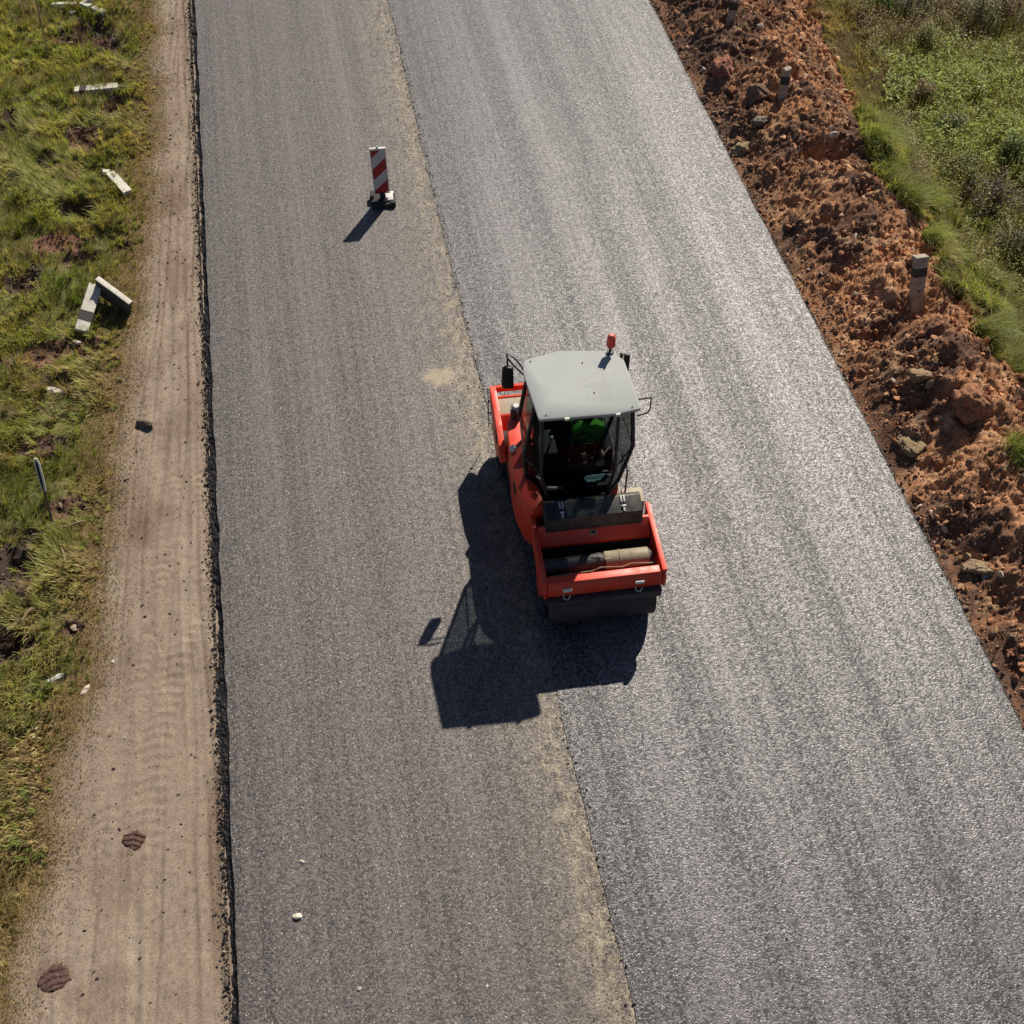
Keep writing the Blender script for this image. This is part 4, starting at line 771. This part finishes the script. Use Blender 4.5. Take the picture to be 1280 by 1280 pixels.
# papers catching light low on the windscreen sill
b = B(); b.box((-.56, -.29, 1.47), (-.36, -.262, 1.482), .002, Matrix.Rotation(R(-10), 3, 'Z')); part(b, 'sill_paper', 'white')
b = B(); b.prism([(-.70, -.12), (-.63, -.20), (-.60, -.14), (-.66, -.06)], 'z', 1.52, 1.56, .002); part(b, 'sill_paper', 'white')
# roof
rp = [(-.72, -.28), (-.70, -.30), (.30, -.335), (.60, -.285), (.615, -.25), (.56, .58), (.43, .77), (.38, .79), (-.24, .87), (-.30, .87), (-.74, .77), (-.78, .72), (-.80, .52)]
b = B(); A = [b.bm.verts.new((x, y, 2.915)) for x, y in rp]; 
def rz_(x, y): return 2.975
T_ = [b.bm.verts.new((x, y, 2.955)) for x, y in rp]; cx, cy = -.08, .28
I_ = [b.bm.verts.new((cx+(x-cx)*.975, cy+(y-cy)*.975, 2.966)) for x, y in rp]
cr = [b.bm.verts.new((-.50, .0, 2.974)), b.bm.verts.new((.34, .50, 3.004))]
n = len(rp)
b.bm.faces.new(A[::-1])
for k in range(n):
    b.bm.faces.new((A[k], A[(k+1) % n], T_[(k+1) % n], T_[k])); b.bm.faces.new((T_[k], T_[(k+1) % n], I_[(k+1) % n], I_[k]))
# inner top split by a shallow crease running diagonally
b.bm.faces.new([I_[k] for k in (0, 1, 2, 3, 4, 5)]+[cr[1], cr[0]]); b.bm.faces.new([cr[0], cr[1]]+[I_[k] for k in (5, 6, 7, 8, 9, 10, 11, 12, 0)])
roof = part(b, 'roof', 'roof')
for x0 in (-.36, .30):
    b = B(); b.box((x0-.03, -.36 if x0 > 0 else -.345, 2.925), (x0+.03, -.31, 2.962), .004); part(b, 'roof_clip', 'white', roof)
for x, y in ((-.62, -.25), (.50, -.26), (-.68, .72), (.0, .6), (.06, .05)): b = B(); b.cyl((x, y, 2.94), (x, y, 2.982), .010, seg=8); part(b, 'roof_bolt', 'darksteel', roof)
# beacon
b = B(); b.cyl((.40, .74, 2.98), (.40, .74, 3.00), .05, seg=16); b.cyl((.40, .74, 3.0), (.40, .74, 3.10), .016, seg=8); b.cyl((.40, .74, 3.09), (.40, .74, 3.115), .05, seg=18); bc = part(b, 'beacon_mount', 'black')
b = B(); b.cyl((.40, .74, 3.115), (.40, .74, 3.27), .062, .055, seg=22); part(b, 'beacon_lamp', 'beacon', bc)
b = B(); b.cyl((.40, .74, 3.27), (.40, .74, 3.30), .054, .030, seg=22); part(b, 'beacon_cap', 'beacontop', bc)
# mirrors
b = B(); b.tube([(-.74, .80, 2.70), (-.84, .90, 2.84), (-.96, .98, 2.90), (-.96, .90, 2.70)], .014, 6); b.tube([(-.74, .80, 2.62), (-.88, .90, 2.74), (-.95, .94, 2.84)], .012, 6); mr = part(b, 'mirror_arm', 'black')
b = B(); b.prism([(-1.03, 2.36), (-.90, 2.34), (-.88, 2.38), (-.89, 2.72), (-.91, 2.75), (-1.01, 2.76), (-1.04, 2.72), (-1.05, 2.40)], 'y', .84, .90, .015); part(b, 'mirror', 'black', mr)
b = B(); b.tube([(.60, .02, 2.78), (.76, .02, 2.80), (.83, .03, 2.78), (.83, .02, 2.56), (.80, .02, 2.50), (.66, .02, 2.46)], .011, 6); part(b, 'grab_loop', 'black')
b = B(); b.prism([(.62, 2.50), (.70, 2.50), (.70, 2.84), (.62, 2.84)], 'y', .78, .83, .012); b.tube([(.53, .62, 2.86), (.60, .78, 2.87), (.66, .80, 2.80)], .012, 6); b.box((.56, .80, 2.6), (.60, .83, 2.86), .008); part(b, 'rear_mirror', 'black')
# wiper, sticker on the windscreen
b = B(); b.tube([(.20, -.315, 2.50), (.28, -.32, 2.30), (.32, -.325, 2.18)], .006, 5); part(b, 'wiper', 'darksteel')
b = B(); b.tube([(.17, -.315, 2.14), (.25, -.31, 2.30)], .007, 5); part(b, 'wiper', 'chrome')
b = B(); b.tube([(-.5, -.335, 2.0), (.2, -.335, 2.02)], .004, 4); part(b, 'wiper_blade', 'black')
def scr(y0=.0): return y0
zc = 1.66; yc = lambda z: -.30+(1.80-z)/(1.80-1.24)*.02-.010
b = B(); poly = [(-.13, .055), (-.05, .065), (.05, .06), (.13, .07), (.145, .03), (.10, -.015), (.075, -.055), (.03, -.045), (.0, -.075), (-.04, -.06), (-.09, -.07), (-.125, -.03), (-.15, .01)]
b.prism([(.08+x, zc+z*1.15) for x, z in poly], 'y', -.328, -.324, 0); st = part(b, 'windscreen_sticker', 'sticker')
def txt(body, size, loc, rot, m, parent, name):
    c = bpy.data.curves.new(name, 'FONT'); c.body = body; c.size = size; c.extrude = .0012; c.align_x = 'CENTER'; c.align_y = 'CENTER'; c.offset = .002
    o = bpy.data.objects.new(name, c); col.objects.link(o); dg = bpy.context.evaluated_depsgraph_get(); me = bpy.data.meshes.new_from_object(o.evaluated_get(dg)); me.name = name
    bpy.data.objects.remove(o); me.materials.clear(); me.materials.append(M[m]); q = bpy.data.objects.new(name, me); col.objects.link(q); q.location = loc; q.rotation_euler = rot; q.parent = parent; return q
txt('OOCAT', .078, (.08, -.3295, zc+.012), (PI/2, 0, 0), 'stickertext', st, 'sticker_text')
b = B(); b.prism([(.17, zc+.13), (.23, zc+.15), (.26, zc+.12), (.20, zc+.125)], 'y', -.328, -.324, 0); part(b, 'windscreen_mark', 'white'); b = B(); b.prism([(.24, zc+.06), (.31, zc+.035), (.30, zc+.02), (.24, zc+.045)], 'y', -.328, -.324, 0); part(b, 'windscreen_mark', 'white')

# ------------------------------------------------------------------ the driver (seated in the cab)
def skin(name, verts, edges, rad, m, parent=None, sub=2):
    me = bpy.data.meshes.new(name); me.from_pydata(verts, edges, []); o = bpy.data.objects.new(name, me); col.objects.link(o); o.parent = parent
    sk = o.modifiers.new('skin', 'SKIN'); sk.use_smooth_shade = True; sb = o.modifiers.new('sub', 'SUBSURF'); sb.levels = sub; sb.render_levels = sub
    for i, v in enumerate(me.skin_vertices[0].data): r = rad[i]; v.radius = r if isinstance(r, tuple) else (r, r); v.use_root = (i == 0)
    me.materials.append(m); return o
pv = Matrix.Translation((2.85, 9.3, .012))@Matrix.Rotation(RA, 4, 'Z')
pr = empty('person', pv@Vector((.10, .42, 1.50)), 'person in a green vest seated in the glass cab of the roller', 'person', rz=RA)
vv = [(0, 0, .08), (0, .03, .25), (0, .03, .45), (0, .0, .56), (0, -.02, .63), (-.09, -.03, .05), (-.11, -.42, .04), (-.11, -.46, -.36), (-.11, -.58, -.37), (.09, -.03, .05), (.11, -.42, .04), (.11, -.46, -.36), (.11, -.58, -.37),
      (-.17, .02, .47), (-.24, -.06, .24), (-.14, -.34, .26), (.17, .02, .47), (.24, -.06, .24), (.14, -.34, .26), (0, -.03, .74)]
ee = [(0, 1), (1, 2), (2, 3), (3, 4), (0, 5), (5, 6), (6, 7), (7, 8), (0, 9), (9, 10), (10, 11), (11, 12), (2, 13), (13, 14), (14, 15), (2, 16), (16, 17), (17, 18), (4, 19)]
rd = [(.15, .11), (.14, .10), (.16, .10), .065, .055, .09, .065, .05, .045, .09, .065, .05, .045, .065, .045, .033, .065, .045, .033, (.08, .095)]
skin('body', vv, ee, rd, M['cloth'], pr)
vb = B(); vb.prism([(-.20, .16), (.20, .16), (.235, .46), (.10, .55), (-.10, .55), (-.235, .46)], 'y', -.125, .145, .04); part(vb, 'vest', 'vest', pr)
fb = B(); fb.ball((0, -.035, .76), .098, 3, (.86, 1, 1.18)); fb.ball((0, -.135, .745), .018, 2, (.8, 1, 1.3)); fb.ball((-.088, -.03, .75), .022, 2, (.5, 1, 1.3)); fb.ball((.088, -.03, .75), .022, 2, (.5, 1, 1.3)); part(fb, 'face', 'skin', pr)
hb = B(); hb.ball((0, -.02, .80), .102, 3, (.9, 1.02, 1.0)); part(hb, 'hair', 'hair', pr)
for s_ in (-1, 1):
    hv = [(s_*.14, -.34, .26), (s_*.135, -.40, .27), (s_*.11, -.44, .275), (s_*.10, -.465, .255), (s_*.125, -.45, .28), (s_*.12, -.475, .26), (s_*.14, -.452, .28), (s_*.14, -.478, .26), (s_*.155, -.445, .275), (s_*.158, -.47, .257), (s_*.11, -.39, .285), (s_*.09, -.41, .28)]
    he = [(0, 1), (1, 2), (2, 3), (1, 4), (4, 5), (1, 6), (6, 7), (1, 8), (8, 9), (1, 10), (10, 11)]
    skin('hand', hv, he, [.028, (.034, .02)]+[.010, .008]*4+[.012, .009], M['skin'], pr, 1)
